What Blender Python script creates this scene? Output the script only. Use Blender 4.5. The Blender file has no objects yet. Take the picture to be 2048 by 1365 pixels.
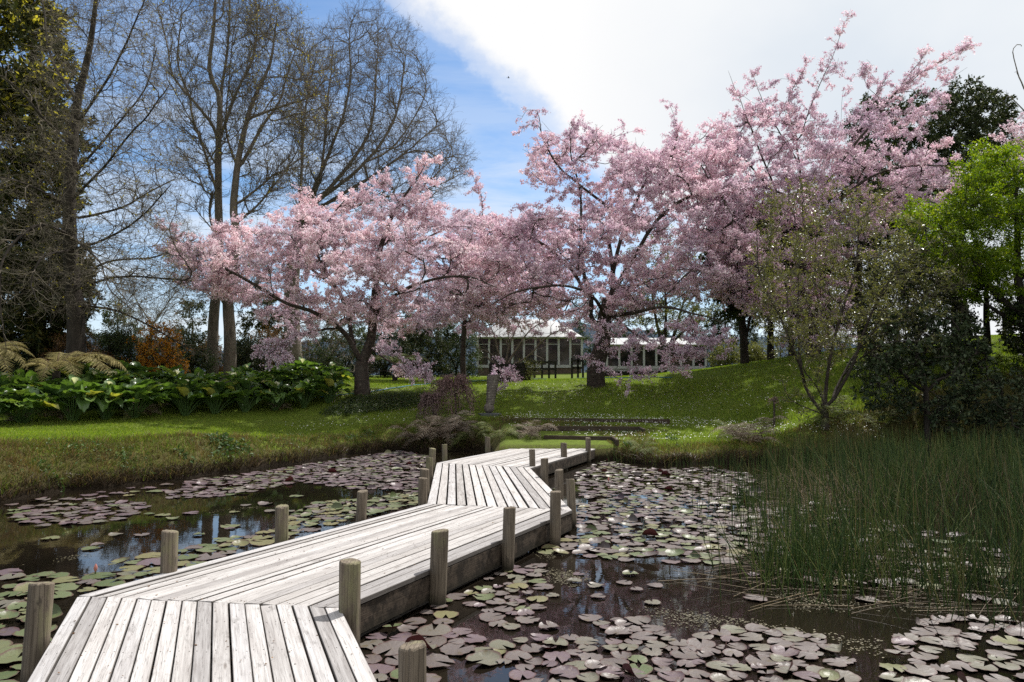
import bpy, math, random
import numpy as np
from mathutils import Vector
rng = np.random.default_rng(7)
random.seed(7)
SC = bpy.context.scene
COL = SC.collection
R = math.radians
F = 1422.0                       # focal length in photo pixels
HZ = 785.0                       # row of the horizon
PITCH = math.atan((HZ - 682.5) / F)
CAM = np.array([0.0, 0.0, 1.92])
SP, CP = math.sin(PITCH), math.cos(PITCH)

def ray(px, py):
    u = (np.asarray(px, float) - 1024) / F
    v = (682.5 - np.asarray(py, float)) / F
    return np.stack([u, CP - v * SP, SP + v * CP], -1)
def at(px, py, d):               # the point at forward distance d seen in that direction
    r = ray(px, py)
    return CAM + r * (np.asarray(d, float) / r[..., 1])[..., None]
def on_level(px, py, z):         # the point of the level z seen in that direction
    r = ray(px, py)
    return CAM + r * ((z - CAM[2]) / r[..., 2])[..., None]
def project(P):
    q = np.asarray(P) - CAM
    fw = q[..., 1] * CP + q[..., 2] * SP
    up = -q[..., 1] * SP + q[..., 2] * CP
    return 1024 + F * q[..., 0] / fw, 682.5 - F * up / fw, fw
def nrm(a):
    return a / np.maximum(np.linalg.norm(a, axis=-1, keepdims=True), 1e-9)
def in_poly(x, y, poly):
    poly = np.asarray(poly, float); ins = np.zeros(np.shape(x), bool)
    n = len(poly)
    for i in range(n):
        x1, y1 = poly[i]; x2, y2 = poly[(i + 1) % n]
        if y1 == y2: continue
        c = ((y1 > y) != (y2 > y)) & (x < (x2 - x1) * (y - y1) / (y2 - y1) + x1)
        ins ^= c
    return ins
def edge_dist(x, y, poly):
    poly = np.asarray(poly, float); d = np.full(np.shape(x), 1e9); n = len(poly)
    for i in range(n):
        a = poly[i]; b = poly[(i + 1) % n]; ab = b - a
        t = np.clip(((x - a[0]) * ab[0] + (y - a[1]) * ab[1]) / max(ab @ ab, 1e-9), 0, 1)
        d = np.minimum(d, np.hypot(x - a[0] - t * ab[0], y - a[1] - t * ab[1]))
    return d

# ---------------------------------------------------------------- mesh building
class MB:
    def __init__(s): s.v = []; s.f = []; s.n = 0; s.uv = []; s.has_uv = False
    def add(s, v, f, m=0, uv=None):
        v = np.asarray(v, float).reshape(-1, 3); f = np.asarray(f, int)
        if len(v) == 0 or len(f) == 0: return
        s.v.append(v); s.f.append((f + s.n, m)); s.n += len(v)
        if uv is not None: s.has_uv = True
        s.uv.append(np.zeros((len(v), 2)) if uv is None else np.asarray(uv, float).reshape(-1, 2))
    def box(s, c, size, rz=0.0, m=0, rot=None):
        h = np.array(size) / 2.0
        v = np.array([[x, y, z] for x in (-1, 1) for y in (-1, 1) for z in (-1, 1)], float) * h
        if rot is not None: v = v @ np.asarray(rot).T
        elif rz:
            c_, s_ = math.cos(rz), math.sin(rz)
            v = v @ np.array([[c_, s_, 0], [-s_, c_, 0], [0, 0, 1]])
        s.add(v + np.array(c), [[0, 1, 3, 2], [4, 6, 7, 5], [0, 4, 5, 1], [2, 3, 7, 6], [0, 2, 6, 4], [1, 5, 7, 3]], m)
    def beam(s, a, b, w, h, m=0, up=(0, 0, 1)):
        a = np.array(a, float); b = np.array(b, float); d = nrm(b - a)
        u = nrm(np.cross(d, up)); w_ = np.cross(u, d)
        s.box((a + b) / 2, (np.linalg.norm(b - a), w, h), rot=np.stack([d, u, w_], 1), m=m)
    def tubes(s, P, Rr, k=5, m=0, cap=False):
        P = np.asarray(P, float); Rr = np.asarray(Rr, float)
        if P.ndim == 2: P = P[None]; Rr = Rr[None]
        if len(P) == 0: return
        mm, n, _ = P.shape
        T = np.empty_like(P); T[:, 1:-1] = P[:, 2:] - P[:, :-2]; T[:, 0] = P[:, 1] - P[:, 0]; T[:, -1] = P[:, -1] - P[:, -2]
        T = nrm(T); av = np.abs(T.mean(1)); ref = np.eye(3)[np.argmin(av, 1)]
        U = nrm(np.cross(T, ref[:, None, :])); W = np.cross(T, U)
        a = np.arange(k) * 2 * math.pi / k
        V = P[:, :, None, :] + Rr[:, :, None, None] * (np.cos(a)[None, None, :, None] * U[:, :, None, :] + np.sin(a)[None, None, :, None] * W[:, :, None, :])
        b = np.arange(mm)[:, None, None] * n * k + np.arange(n - 1)[None, :, None] * k
        j = np.arange(k)[None, None, :]; j2 = (j + 1) % k
        f = np.stack(np.broadcast_arrays(b + j, b + j2, b + k + j2, b + k + j), -1).reshape(-1, 4)
        n0 = s.n
        s.add(V.reshape(-1, 3), f, m)
        if cap:
            e = (np.arange(mm)[:, None] * n * k + (n - 1) * k + np.arange(k)[None, :])
            s.f.append((e + n0, m)); e0 = np.arange(mm)[:, None] * n * k + np.arange(k)[None, ::-1]
            s.f.append((e0 + n0, m))
    def inst(s, tv, tf, C, Fr, S, m=0):
        """copies of a small shape tv/tf at the points C, frames Fr (rows are x,y,z axes), sizes S"""
        C = np.asarray(C, float); mm = len(C)
        if mm == 0: return
        tv = np.asarray(tv, float); S = np.broadcast_to(np.asarray(S, float), (mm,))
        V = C[:, None, :] + S[:, None, None] * np.einsum('kc,mcd->mkd', tv, Fr)
        for grp in (tf if isinstance(tf[0][0], (list, tuple, np.ndarray)) else [tf]):
            g = np.asarray(grp, int)
            f = (np.arange(mm)[:, None, None] * len(tv) + g[None]).reshape(-1, g.shape[1])
            s.f.append((f + s.n, m))
        s.v.append(V.reshape(-1, 3)); s.uv.append(np.zeros((mm * len(tv), 2))); s.n += mm * len(tv)
    def lathe(s, prof, k=24, c=(0, 0, 0), m=0, shear=(0, 0)):
        prof = np.asarray(prof, float); a = np.arange(k) * 2 * math.pi / k; n = len(prof)
        V = np.stack([prof[:, 0:1] * np.cos(a), prof[:, 0:1] * np.sin(a), np.repeat(prof[:, 1:2], k, 1)], -1)
        V[..., 0] += V[..., 2] * shear[0]; V[..., 1] += V[..., 2] * shear[1]
        i = np.arange(n - 1)[:, None] * k; j = np.arange(k)[None]; j2 = (j + 1) % k
        f = np.stack(np.broadcast_arrays(i + j, i + j2, i + k + j2, i + k + j), -1).reshape(-1, 4)
        s.add(V.reshape(-1, 3) + np.array(c), f, m)
    def build(s, name, mats, parent=None, smooth=False, loc=None, bevel=None):
        if s.n == 0: return None
        v = np.concatenate(s.v)
        if parent is not None:
            q = parent; off = np.zeros(3)
            while q is not None: off += np.array(q.location); q = q.parent
            v = v - off
        elif loc is not None: v = v - np.array(loc)
        me = bpy.data.meshes.new(name)
        me.vertices.add(len(v)); me.vertices.foreach_set('co', v.astype(np.float32).ravel())
        tot = np.concatenate([np.full(len(f), f.shape[1]) for f, m in s.f]); idx = np.concatenate([f.ravel() for f, m in s.f])
        mi = np.concatenate([np.full(len(f), m) for f, m in s.f])
        me.loops.add(len(idx)); me.loops.foreach_set('vertex_index', idx.astype(np.int32))
        me.polygons.add(len(tot)); st = np.concatenate([[0], np.cumsum(tot)[:-1]])
        me.polygons.foreach_set('loop_start', st.astype(np.int32)); me.polygons.foreach_set('loop_total', tot.astype(np.int32))
        me.polygons.foreach_set('material_index', mi.astype(np.int32))
        me.polygons.foreach_set('use_smooth', np.full(len(tot), bool(smooth)))
        if s.has_uv:
            L = me.uv_layers.new(name='UVMap'); uv = np.concatenate(s.uv)[idx]
            L.data.foreach_set('uv', uv.astype(np.float32).ravel())
        for mt in (mats if isinstance(mats, (list, tuple)) else [mats]): me.materials.append(mt)
        me.update(calc_edges=True); me.validate()
        o = bpy.data.objects.new(name, me); COL.objects.link(o)
        if parent is not None: o.parent = parent
        elif loc is not None: o.location = loc
        if bevel:
            b = o.modifiers.new('edge', 'BEVEL'); b.width = bevel; b.segments = 1; b.limit_method = 'ANGLE'
        return o

def tag(o, label, cat, group=None):
    o['label'] = label; o['category'] = cat
    if group: o['group'] = group
    return o
def thing(name, label, cat, loc=(0, 0, 0), group=None, rz=0.0):
    o = bpy.data.objects.new(name, None); COL.objects.link(o); o.location = tuple(float(a) for a in loc)
    o.rotation_euler = (0, 0, rz); o.empty_display_size = 0.2
    return tag(o, label, cat, group)
def structure(o): o['kind'] = 'structure'; return o
def stuff(o, label, cat): o['kind'] = 'stuff'; o['label'] = label; o['category'] = cat; return o
def dup(o, loc, rz=0.0, sc=1.0, label=None):
    kids = [c for c in COL.objects if c.parent == o]
    c = o.copy(); COL.objects.link(c); c.location = tuple(float(a) for a in loc); c.rotation_euler = (0, 0, rz); c.scale = (sc, sc, sc)
    if label: c['label'] = label
    for ch in kids:
        d = ch.copy(); COL.objects.link(d); d.parent = c
        for g in [x for x in COL.objects if x.parent == ch]:
            e = g.copy(); COL.objects.link(e); e.parent = d
    return c

# ---------------------------------------------------------------- materials
def new_mat(name):
    m = bpy.data.materials.new(name); m.use_nodes = True
    nt = m.node_tree; nt.nodes.clear()
    out = nt.nodes.new('ShaderNodeOutputMaterial')
    return m, nt, out
def N(nt, typ, **kw):
    n = nt.nodes.new(typ)
    ins = kw.pop('ins', {})
    for k, v in kw.items(): setattr(n, k, v)
    for k, v in ins.items():
        if isinstance(v, bpy.types.NodeSocket): nt.links.new(v, n.inputs[k])
        else: n.inputs[k].default_value = v
    return n
def ramp(nt, fac, stops, interp='LINEAR'):
    n = nt.nodes.new('ShaderNodeValToRGB'); n.color_ramp.interpolation = interp
    el = n.color_ramp.elements
    while len(el) < len(stops): el.new(0.5)
    for e, (p, c) in zip(el, stops):
        e.position = p; e.color = (*c, 1) if len(c) == 3 else c
    nt.links.new(fac, n.inputs[0]); return n.outputs[0]
def noise(nt, vec, scale, detail=4, rough=0.55, dist=0.0):
    n = N(nt, 'ShaderNodeTexNoise', ins={'Scale': scale, 'Detail': detail, 'Roughness': rough, 'Distortion': dist})
    if vec is not None: nt.links.new(vec, n.inputs['Vector'])
    return n.outputs['Fac']
def mix(nt, fac, a, b, blend='MIX'):
    n = nt.nodes.new('ShaderNodeMix'); n.data_type = 'RGBA'; n.blend_type = blend
    for s, v in ((n.inputs[0], fac), (n.inputs[6], a), (n.inputs[7], b)):
        if isinstance(v, bpy.types.NodeSocket): nt.links.new(v, s)
        elif isinstance(v, (int, float)): s.default_value = v
        else: s.default_value = (*v, 1) if len(v) == 3 else v
    return n.outputs[2]
def math_(nt, op, a, b=0.0, c=0.0, clamp=False):
    n = nt.nodes.new('ShaderNodeMath'); n.operation = op; n.use_clamp = clamp
    for s, v in zip(n.inputs, (a, b, c)):
        if isinstance(v, bpy.types.NodeSocket): nt.links.new(v, s)
        else: s.default_value = v
    return n.outputs[0]
def mapping(nt, vec, scale=(1, 1, 1), loc=(0, 0, 0)):
    n = N(nt, 'ShaderNodeMapping', ins={'Scale': scale, 'Location': loc}); nt.links.new(vec, n.inputs['Vector']); return n.outputs[0]
def pos(nt): return N(nt, 'ShaderNodeNewGeometry').outputs['Position']
def objco(nt): return N(nt, 'ShaderNodeTexCoord').outputs['Object']
def island(nt): return N(nt, 'ShaderNodeNewGeometry').outputs['Random Per Island']
def bump(nt, h, strength=0.4, dist=0.02):
    n = N(nt, 'ShaderNodeBump', ins={'Strength': strength, 'Distance': dist}); nt.links.new(h, n.inputs['Height']); return n.outputs[0]
def principled(nt, out, col, rough=0.7, spec=0.3, nor=None, metal=0.0):
    b = N(nt, 'ShaderNodeBsdfPrincipled', ins={'Specular IOR Level': spec, 'Metallic': metal})
    for k, v in (('Base Color', col), ('Roughness', rough)):
        if isinstance(v, bpy.types.NodeSocket): nt.links.new(v, b.inputs[k])
        elif k == 'Base Color': b.inputs[k].default_value = (*v, 1)
        else: b.inputs[k].default_value = v
    if nor is not None: nt.links.new(nor, b.inputs['Normal'])
    if out is not None: nt.links.new(b.outputs[0], out.inputs['Surface'])
    return b
def leaf_mat(name, stops, trans=0.35, tcol=None, rough=0.5, spec=0.3, pscale=0.6, patch=None):
    """leaves or petals: each leaf its own tint, light passing through"""
    m, nt, out = new_mat(name)
    c = ramp(nt, island(nt), stops)
    big = noise(nt, pos(nt), pscale, 2)
    c = mix(nt, ramp(nt, big, [(0.35, (0.0,) * 3), (0.65, (1.0,) * 3)]), mix(nt, 1.0, c, (0.80, 0.80, 0.82), 'MULTIPLY'), mix(nt, 1.0, c, (1.14, 1.12, 1.05), 'MULTIPLY'))
    if patch:
        pn = noise(nt, pos(nt), patch[1], 5, 0.65); c = mix(nt, ramp(nt, pn, [(patch[2], (0,) * 3), (patch[2] + 0.12, (patch[3],) * 3)]), c, patch[0])
    b = principled(nt, None, c, rough, spec)
    t = N(nt, 'ShaderNodeBsdfTranslucent')
    tc = mix(nt, 1.0, c, tcol or (1.25, 1.25, 0.8), 'MULTIPLY'); nt.links.new(tc, t.inputs[0])
    mx = N(nt, 'ShaderNodeMixShader', ins={0: trans}); nt.links.new(b.outputs[0], mx.inputs[1]); nt.links.new(t.outputs[0], mx.inputs[2])
    nt.links.new(mx.outputs[0], out.inputs['Surface']); return m
def bark_mat(name, c1, c2, c3=None, scale=6.0, zs=0.25, lichen=None):
    m, nt, out = new_mat(name); p = pos(nt)
    q = mapping(nt, p, (1, 1, zs))
    n1 = noise(nt, q, scale, 6, 0.65); n2 = noise(nt, p, 1.3, 3)
    c = ramp(nt, n1, [(0.3, c1), (0.7, c2)])
    if c3: c = mix(nt, ramp(nt, n2, [(0.45, (0,) * 3), (0.65, (1,) * 3)]), c, c3)
    if lichen:
        n3 = noise(nt, p, 9.0, 4, 0.7); c = mix(nt, ramp(nt, n3, [(0.58, (0,) * 3), (0.66, (0.8,) * 3)]), c, lichen)
    principled(nt, out, c, 0.9, 0.15, bump(nt, noise(nt, q, scale * 3, 5, 0.7), 0.6, 0.03)); return m
def plain_mat(name, c, rough=0.6, var=0.15, scale=3.0, spec=0.3, bmp=0.0):
    m, nt, out = new_mat(name); p = pos(nt); n1 = noise(nt, p, scale, 5, 0.6)
    lo = tuple(a * (1 - var) for a in c); hi = tuple(min(1, a * (1 + var)) for a in c)
    principled(nt, out, ramp(nt, n1, [(0.3, lo), (0.7, hi)]), rough, spec, bump(nt, noise(nt, p, scale * 12, 3), bmp, 0.01) if bmp else None)
    return m
# ---------------------------------------------------------------- camera, sun, sky
cd = bpy.data.cameras.new('camera'); cam = bpy.data.objects.new('camera', cd); COL.objects.link(cam)
cam.location = CAM; cam.rotation_euler = (R(90) + PITCH, 0, 0)
cd.sensor_width = 36.0; cd.lens = 36.0 * F / 2048; cd.clip_end = 6000; cd.clip_start = 0.05
SC.camera = cam
SUN_EL, SUN_AZ = R(57), R(38)
sun_dir = np.array([math.sin(SUN_AZ) * math.cos(SUN_EL), math.cos(SUN_AZ) * math.cos(SUN_EL), math.sin(SUN_EL)])
ld = bpy.data.lights.new('sun', 'SUN'); ld.energy = 5.0; ld.angle = R(0.5); ld.color = (1.0, 0.965, 0.91)
lo = bpy.data.objects.new('sun', ld); COL.objects.link(lo)
lo.rotation_euler = Vector((-sun_dir).tolist()).to_track_quat('-Z', 'Y').to_euler(); lo.location = (0, 0, 30)

w = bpy.data.worlds.new('World'); SC.world = w; w.use_nodes = True
nt = w.node_tree; nt.nodes.clear()
wout = N(nt, 'ShaderNodeOutputWorld'); bg = N(nt, 'ShaderNodeBackground', ins={'Strength': 0.1})
sky = N(nt, 'ShaderNodeTexSky', sky_type='NISHITA', sun_disc=False, altitude=300.0, sun_elevation=SUN_EL, sun_rotation=SUN_AZ, air_density=1.0, dust_density=0.3, ozone_density=2.2)
tc = N(nt, 'ShaderNodeTexCoord').outputs['Generated']
r1, r2 = ray(800, -5), ray(1122, 275)
nvec = np.cross(r2, r1); nvec /= np.linalg.norm(nvec)
if nvec @ ray(1600, 100) < 0: nvec = -nvec
dot = N(nt, 'ShaderNodeVectorMath', operation='DOT_PRODUCT', ins={1: tuple(nvec)}); nt.links.new(tc, dot.inputs[0])
sep = N(nt, 'ShaderNodeSeparateXYZ'); nt.links.new(tc, sep.inputs[0]); el = sep.outputs[2]
fe = noise(nt, mapping(nt, tc, (1, 1, 1.6)), 3.2, 8, 0.62)
fe2 = noise(nt, tc, 22.0, 6, 0.65)
edge = math_(nt, 'ADD', dot.outputs['Value'], math_(nt, 'ADD', math_(nt, 'MULTIPLY', math_(nt, 'SUBTRACT', fe, 0.5), 0.10), math_(nt, 'MULTIPLY', math_(nt, 'SUBTRACT', fe2, 0.5), 0.035)))
main = ramp(nt, math_(nt, 'ADD', edge, 0.5), [(0.485, (0,) * 3), (0.50, (0.4,) * 3), (0.53, (1,) * 3)], 'EASE')
# thin streaky cloud low over the horizon
ci = noise(nt, mapping(nt, tc, (1.5, 1.5, 9.0)), 2.6, 8, 0.6, 0.4)
low = ramp(nt, el, [(0.0, (1,) * 3), (0.12, (0.85,) * 3), (0.24, (0.72,) * 3), (0.36, (0.36,) * 3), (0.5, (0.08,) * 3), (0.8, (0.0,) * 3)])
cir = math_(nt, 'MULTIPLY', ramp(nt, ci, [(0.34, (0,) * 3), (0.60, (1,) * 3)]), low)
base = math_(nt, 'MAXIMUM', cir, ramp(nt, el, [(0.0, (0.9,) * 3), (0.10, (0.6,) * 3), (0.2, (0.0,) * 3)]))
body = noise(nt, mapping(nt, tc, (1, 1, 1.4)), 2.0, 5, 0.5)
r3 = ray(1900, 190); r3 = r3 / np.linalg.norm(r3)
dg = N(nt, 'ShaderNodeVectorMath', operation='DOT_PRODUCT', ins={1: tuple(r3)}); nt.links.new(tc, dg.inputs[0])
greyp = math_(nt, 'MULTIPLY', ramp(nt, dg.outputs['Value'], [(0.90, (0,) * 3), (0.99, (1,) * 3)]), ramp(nt, body, [(0.35, (0.2,) * 3), (0.6, (1,) * 3)]))
CLOUD = 7.7
ccol = mix(nt, greyp, (CLOUD * 1.0, CLOUD * 1.0, CLOUD * 1.0), (CLOUD * 0.76, CLOUD * 0.82, CLOUD * 0.89))
ccol = mix(nt, ramp(nt, dot.outputs['Value'], [(0.12, (0,) * 3), (0.4, (1,) * 3)]), ccol, mix(nt, 1.0, ccol, (0.985, 0.995, 1.0), 'MULTIPLY'))
skyc = mix(nt, 1.0, sky.outputs[0], (0.92, 1.12, 1.24), 'MULTIPLY')
c1 = mix(nt, math_(nt, 'MULTIPLY', base, 0.9), skyc, (CLOUD * 0.86, CLOUD * 0.91, CLOUD * 0.97))
c2 = mix(nt, main, c1, ccol)
nt.links.new(c2, bg.inputs[0]); nt.links.new(bg.outputs[0], wout.inputs[0])

SC.view_settings.view_transform = 'Standard'; SC.view_settings.look = 'None'; SC.view_settings.exposure = 0.38; SC.view_settings.gamma = 1.0
SC.render.engine = 'CYCLES'
cy = SC.cycles; cy.max_bounces = 6; cy.diffuse_bounces = 3; cy.glossy_bounces = 3; cy.transmission_bounces = 3; cy.transparent_max_bounces = 4
cy.use_denoising = False; cy.caustics_reflective = False; cy.caustics_refractive = False; cy.sample_clamp_indirect = 3.0

# ---------------------------------------------------------------- terrain
shore_px = [(0, 1003), (150, 980), (300, 966), (400, 953), (500, 939), (600, 926), (700, 909), (790, 898), (900, 903), (980, 899), (1034, 897),
            (1195, 905), (1230, 920), (1300, 932), (1400, 928), (1550, 921), (1700, 915), (1880, 908), (2048, 903), (2300, 897)]
shore = [on_level(x, y, 0.0)[:2] for x, y in shore_px]
pond = np.array([(-15.5, -8.0), (-12.3, 5.0)] + [tuple(p) for p in shore] + [(26, 14), (24, -8.0)])

ctl = [(0, 890, 13.7), (400, 874, 17.6), (800, 857, 25.4), (200, 882, 15.6), (0, 853, 20.5), (300, 842, 23.0), (600, 826, 26.5), (0, 795, 25.5), (300, 785, 27.5), (600, 778, 30.5),
       (725, 789, 28.5), (850, 800, 28.5), (850, 770, 36), (700, 757, 40), (978, 829, 26.0), (900, 835, 26.2), (980, 758, 42), (1100, 760, 44),
       (1064, 838, 25.6), (1280, 848, 24.6), (1070, 856, 23.3), (1260, 866, 22.8), (1110, 876, 21.6), (1225, 884, 21.2), (1034, 893, 20.6), (1195, 897, 20.0),
       (1000, 836, 25.6), (1400, 848, 25.0), (1300, 870, 22.3), (1450, 885, 21.4), (1195, 772, 30), (1090, 800, 28.6), (1400, 768, 30), (1600, 737, 30), (1400, 805, 27.3), (1300, 825, 26.3), (1650, 716, 31.5),
       (1550, 855, 23.0), (1650, 858, 21.4), (1740, 858, 20.6), (1650, 800, 24.5), (1900, 855, 20.2), (2048, 855, 20.0), (2048, 690, 27.5), (1900, 700, 28.0), (1850, 770, 24), (2048, 770, 23.5),
       (1490, 728, 36), (1580, 715, 37), (955, 752, 54), (1165, 746, 55), (1400, 742, 57), (1250, 760, 42), (430, 748, 36), (600, 752, 37), (200, 755, 34), (0, 765, 32)]
cw = np.array([at(*c) for c in ctl])
extra = np.array([(-60, 15, 1.2), (-40, 30, 2.4), (-40, 60, 3.2), (0, 90, 3.6), (60, 90, 5.0), (-80, 100, 2.5), (90, 40, 6.5), (50, 25, 4.5), (40, 12, 2.0), (45, 60, 5.5), (-30, 5, 1.0), (80, 0, 3.0), (-90, 0, 1.0), (0, 130, 3.0)], float)
# ordinary points further out: plain smoothing spline through all of them
cp = np.vstack([cw, extra])
def _U(d2): return 0.5 * d2 * np.log(np.maximum(d2, 1e-6))
_d2 = ((cp[:, None, :2] - cp[None, :, :2]) ** 2).sum(-1)
_K = _U(_d2) + np.eye(len(cp)) * 1.2
_Pm = np.hstack([np.ones((len(cp), 1)), cp[:, :2]])
_A = np.block([[_K, _Pm], [_Pm.T, np.zeros((3, 3))]])
_sol = np.linalg.solve(_A, np.concatenate([cp[:, 2], np.zeros(3)]))
step_px = [[(1087, 870, 21.8), (1225, 879, 21.3)], [(1033, 857, 23.0), (1072, 852, 23.6), (1278, 863, 23.0)], [(1005, 842, 25.0), (1064, 834.5, 25.8), (1339, 848, 24.8)]]
STEPS = [np.array([at(*q) for q in l]) for l in step_px]     # lowest first
STEP_Z = (0.565, 0.765, 0.945)
def with_steps(x, y, z):
    lv = 0.37 + np.clip((y - 20.1) * 0.12, 0, 0.13); lo_ = np.interp(x, [-1.2, -0.3, 4.4, 6.2], [0, 1, 1, 0]); yb = np.interp(x, STEPS[0][:, 0], STEPS[0][:, 1])
    for P, zz in zip(STEPS, STEP_Z):
        yl = np.interp(x, P[:, 0], P[:, 1]); lv = lv + np.where(y > yl, zz + np.clip((y - yl) * 0.055, 0, 0.10) - lv, 0)
    y1 = np.interp(x, STEPS[2][:, 0], STEPS[2][:, 1])
    k = lo_ * np.clip((y - 19.9) / 0.5, 0, 1) * np.clip((y1 + 2.2 - y) / 2.0, 0, 1)
    return z * (1 - k) + lv * k
def shore_dist(x, y):
    d = edge_dist(x, y, pond); return np.where(in_poly(x, y, pond), -d, d)
def lumps(x, y):
    return (np.sin(x * 2.1 + 1.3 * np.sin(y * 1.7)) * np.sin(y * 2.3 + 0.7 * np.sin(x * 1.9)) * 0.03 + np.sin(x * 5.3 + y * 2.2) * np.sin(y * 6.1 - x * 1.4) * 0.015)
def ground_z(x, y):
    x = np.asarray(x, float); y = np.asarray(y, float); sh = x.shape; xf, yf = x.ravel(), y.ravel()
    out = np.empty(len(xf))
    for i in range(0, len(xf), 40000):
        a, b = xf[i:i + 40000], yf[i:i + 40000]
        d2 = (a[:, None] - cp[None, :, 0]) ** 2 + (b[:, None] - cp[None, :, 1]) ** 2
        z = _U(d2) @ _sol[:len(cp)] + _sol[-3] + _sol[-2] * a + _sol[-1] * b
        far = np.clip((np.hypot(a, b - 20) - 70) / 60, 0, 1)
        z = np.clip(z, 0.28, 7.0) * (1 - far) + 2.0 * far
        sd = shore_dist(a, b) + 0.10 * np.sin(a * 3.1 + b * 2.3) + 0.05 * np.sin(a * 7.7 - b * 5.9)
        s = np.clip(sd / 1.15, 0, 1)
        prof = 1 - (1 - s) ** 2.2
        zz = np.where(sd > 0, 0.10 * np.clip(sd / 0.06, 0, 1) + (z - 0.10) * prof, np.maximum(-0.7, sd * 1.6) - 0.02)
        out[i:i + 40000] = with_steps(a, b, zz + np.where(sd > 0.1, lumps(a, b) * (0.35 + 1.2 * (s < 1)), 0))
    return out.reshape(sh)
def ground_hit(px, py, dmin=9.0, dmax=120.0):
    """where the line of sight through that pixel meets the ground"""
    d = np.arange(dmin, dmax, 0.04); P = at(np.full(len(d), px), np.full(len(d), py), d)
    g = ground_z(P[:, 0], P[:, 1]); k = np.argmax(P[:, 2] < g)
    if not (P[:, 2] < g).any(): k = len(d) - 1
    p = P[k].copy(); p[2] = g[k]; return p
def ground_at(px, d):            # ground under that column at forward distance d
    x = (px - 1024) / F * d * 1.0
    p = at(px, 760, d); p[2] = float(ground_z(np.array([p[0]]), np.array([p[1]]))[0]); return p

def axis(lo_, hi_, a, b, fine):
    mid = np.arange(a, b + 1e-6, fine); out = [mid]; st = fine; x = b; r_ = []
    while x < hi_: st *= 1.14; x += st; r_.append(min(x, hi_))
    l_ = []; st = fine; x = a
    while x > lo_: st *= 1.14; x -= st; l_.append(max(x, lo_))
    return np.concatenate([l_[::-1], mid, r_])
gx = axis(-900, 900, -17, 21, 0.16); gy = axis(-60, 1600, 9, 38, 0.16)
GX, GY = np.meshgrid(gx, gy, indexing='ij'); GZ = ground_z(GX, GY)
nx, ny = GX.shape
ii = (np.arange(nx - 1)[:, None] * ny + np.arange(ny - 1)[None]).ravel()
m, nt, out = new_mat('lawn_soil'); p = pos(nt)
g1 = noise(nt, p, 0.5, 4); g2 = noise(nt, p, 9.0, 6, 0.7); g3 = noise(nt, p, 45.0, 4, 0.7)
green = ramp(nt, g2, [(0.3, (0.055, 0.085, 0.010)), (0.7, (0.15, 0.20, 0.024))])
green = mix(nt, ramp(nt, g1, [(0.4, (0,) * 3), (0.62, (0.6,) * 3)]), green, (0.10, 0.13, 0.03))
brown = ramp(nt, g3, [(0.3, (0.03, 0.022, 0.012)), (0.7, (0.13, 0.10, 0.05))])
nz = N(nt, 'ShaderNodeSeparateXYZ'); nt.links.new(N(nt, 'ShaderNodeNewGeometry').outputs['True Normal'], nz.inputs[0])
steep = math_(nt, 'ADD', nz.outputs[2], math_(nt, 'MULTIPLY', math_(nt, 'SUBTRACT', g2, 0.5), 0.4))
st = ramp(nt, steep, [(0.72, (1,) * 3), (0.92, (0,) * 3)])
pz = N(nt, 'ShaderNodeSeparateXYZ'); nt.links.new(p, pz.inputs[0])
mud_shade = ramp(nt, math_(nt, 'ADD', pz.outputs[2], math_(nt, 'MULTIPLY', math_(nt, 'SUBTRACT', g3, 0.5), 0.2)), [(0.10, (1,) * 3), (0.26, (0,) * 3)])
c = mix(nt, math_(nt, 'MULTIPLY', st, 0.75), green, brown); c = mix(nt, mud_shade, c, (0.018, 0.013, 0.008))  # waterline mud, its colour darkened for the shade under the bank overhang
principled(nt, out, c, 0.95, 0.1, bump(nt, g3, 0.7, 0.05)); M_GROUND = m
mb = MB(); mb.add(np.stack([GX, GY, GZ], -1).reshape(-1, 3), np.stack([ii, ii + ny, ii + ny + 1, ii + 1], -1))
structure(mb.build('ground', M_GROUND, smooth=True))

# pond water: dark, still, faintly rippled
m, nt, out = new_mat('pond_water'); p = pos(nt)
h = math_(nt, 'ADD', noise(nt, mapping(nt, p, (1, 1, 1)), 2.2, 3, 0.5), math_(nt, 'MULTIPLY', noise(nt, p, 14.0, 2), 0.25))
b = principled(nt, out, ramp(nt, noise(nt, p, 0.7, 4), [(0.3, (0.005, 0.004, 0.003)), (0.7, (0.012, 0.009, 0.006))]), 0.02, 0.5, bump(nt, h, 0.045, 0.02))
b.inputs['IOR'].default_value = 1.38
mb = MB(); xs = np.array([-24, 27.0]); mb.add([(-24, -12, 0), (27, -12, 0), (27, 27, 0), (-24, 27, 0)], [[0, 1, 2, 3]])
structure(mb.build('water', m))

# far hills beyond the lake
m = plain_mat('far_hill', (0.045, 0.062, 0.085), 0.95, 0.3, 0.02, 0.0)
mb = MB(); hx = np.linspace(-900, 900, 160)
hh = 92 + 14 * np.sin(hx * 0.006 + 1) + 6 * np.sin(hx * 0.017) + 1.5 * np.sin(hx * 0.06 + 2)
prof = np.array([(-0.5, 0.0), (-0.35, 0.35), (-0.2, 0.72), (-0.07, 0.95), (0.0, 1.0), (0.1, 0.92), (0.5, 0.0)])
V = np.stack([np.repeat(hx[:, None], 7, 1), 1150 + prof[None, :, 0] * 500 + 12 * np.sin(hx[:, None] * 0.05 + prof[None, :, 0] * 9), prof[None, :, 1] * hh[:, None] * (1 + 0.02 * np.sin(hx[:, None] * 0.03 + prof[None, :, 0] * 20))], -1)
i0 = (np.arange(159)[:, None] * 7 + np.arange(6)[None]).ravel()
mb.add(V.reshape(-1, 3), np.stack([i0, i0 + 7, i0 + 8, i0 + 1], -1)); structure(mb.build('hills', m, smooth=True))
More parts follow.
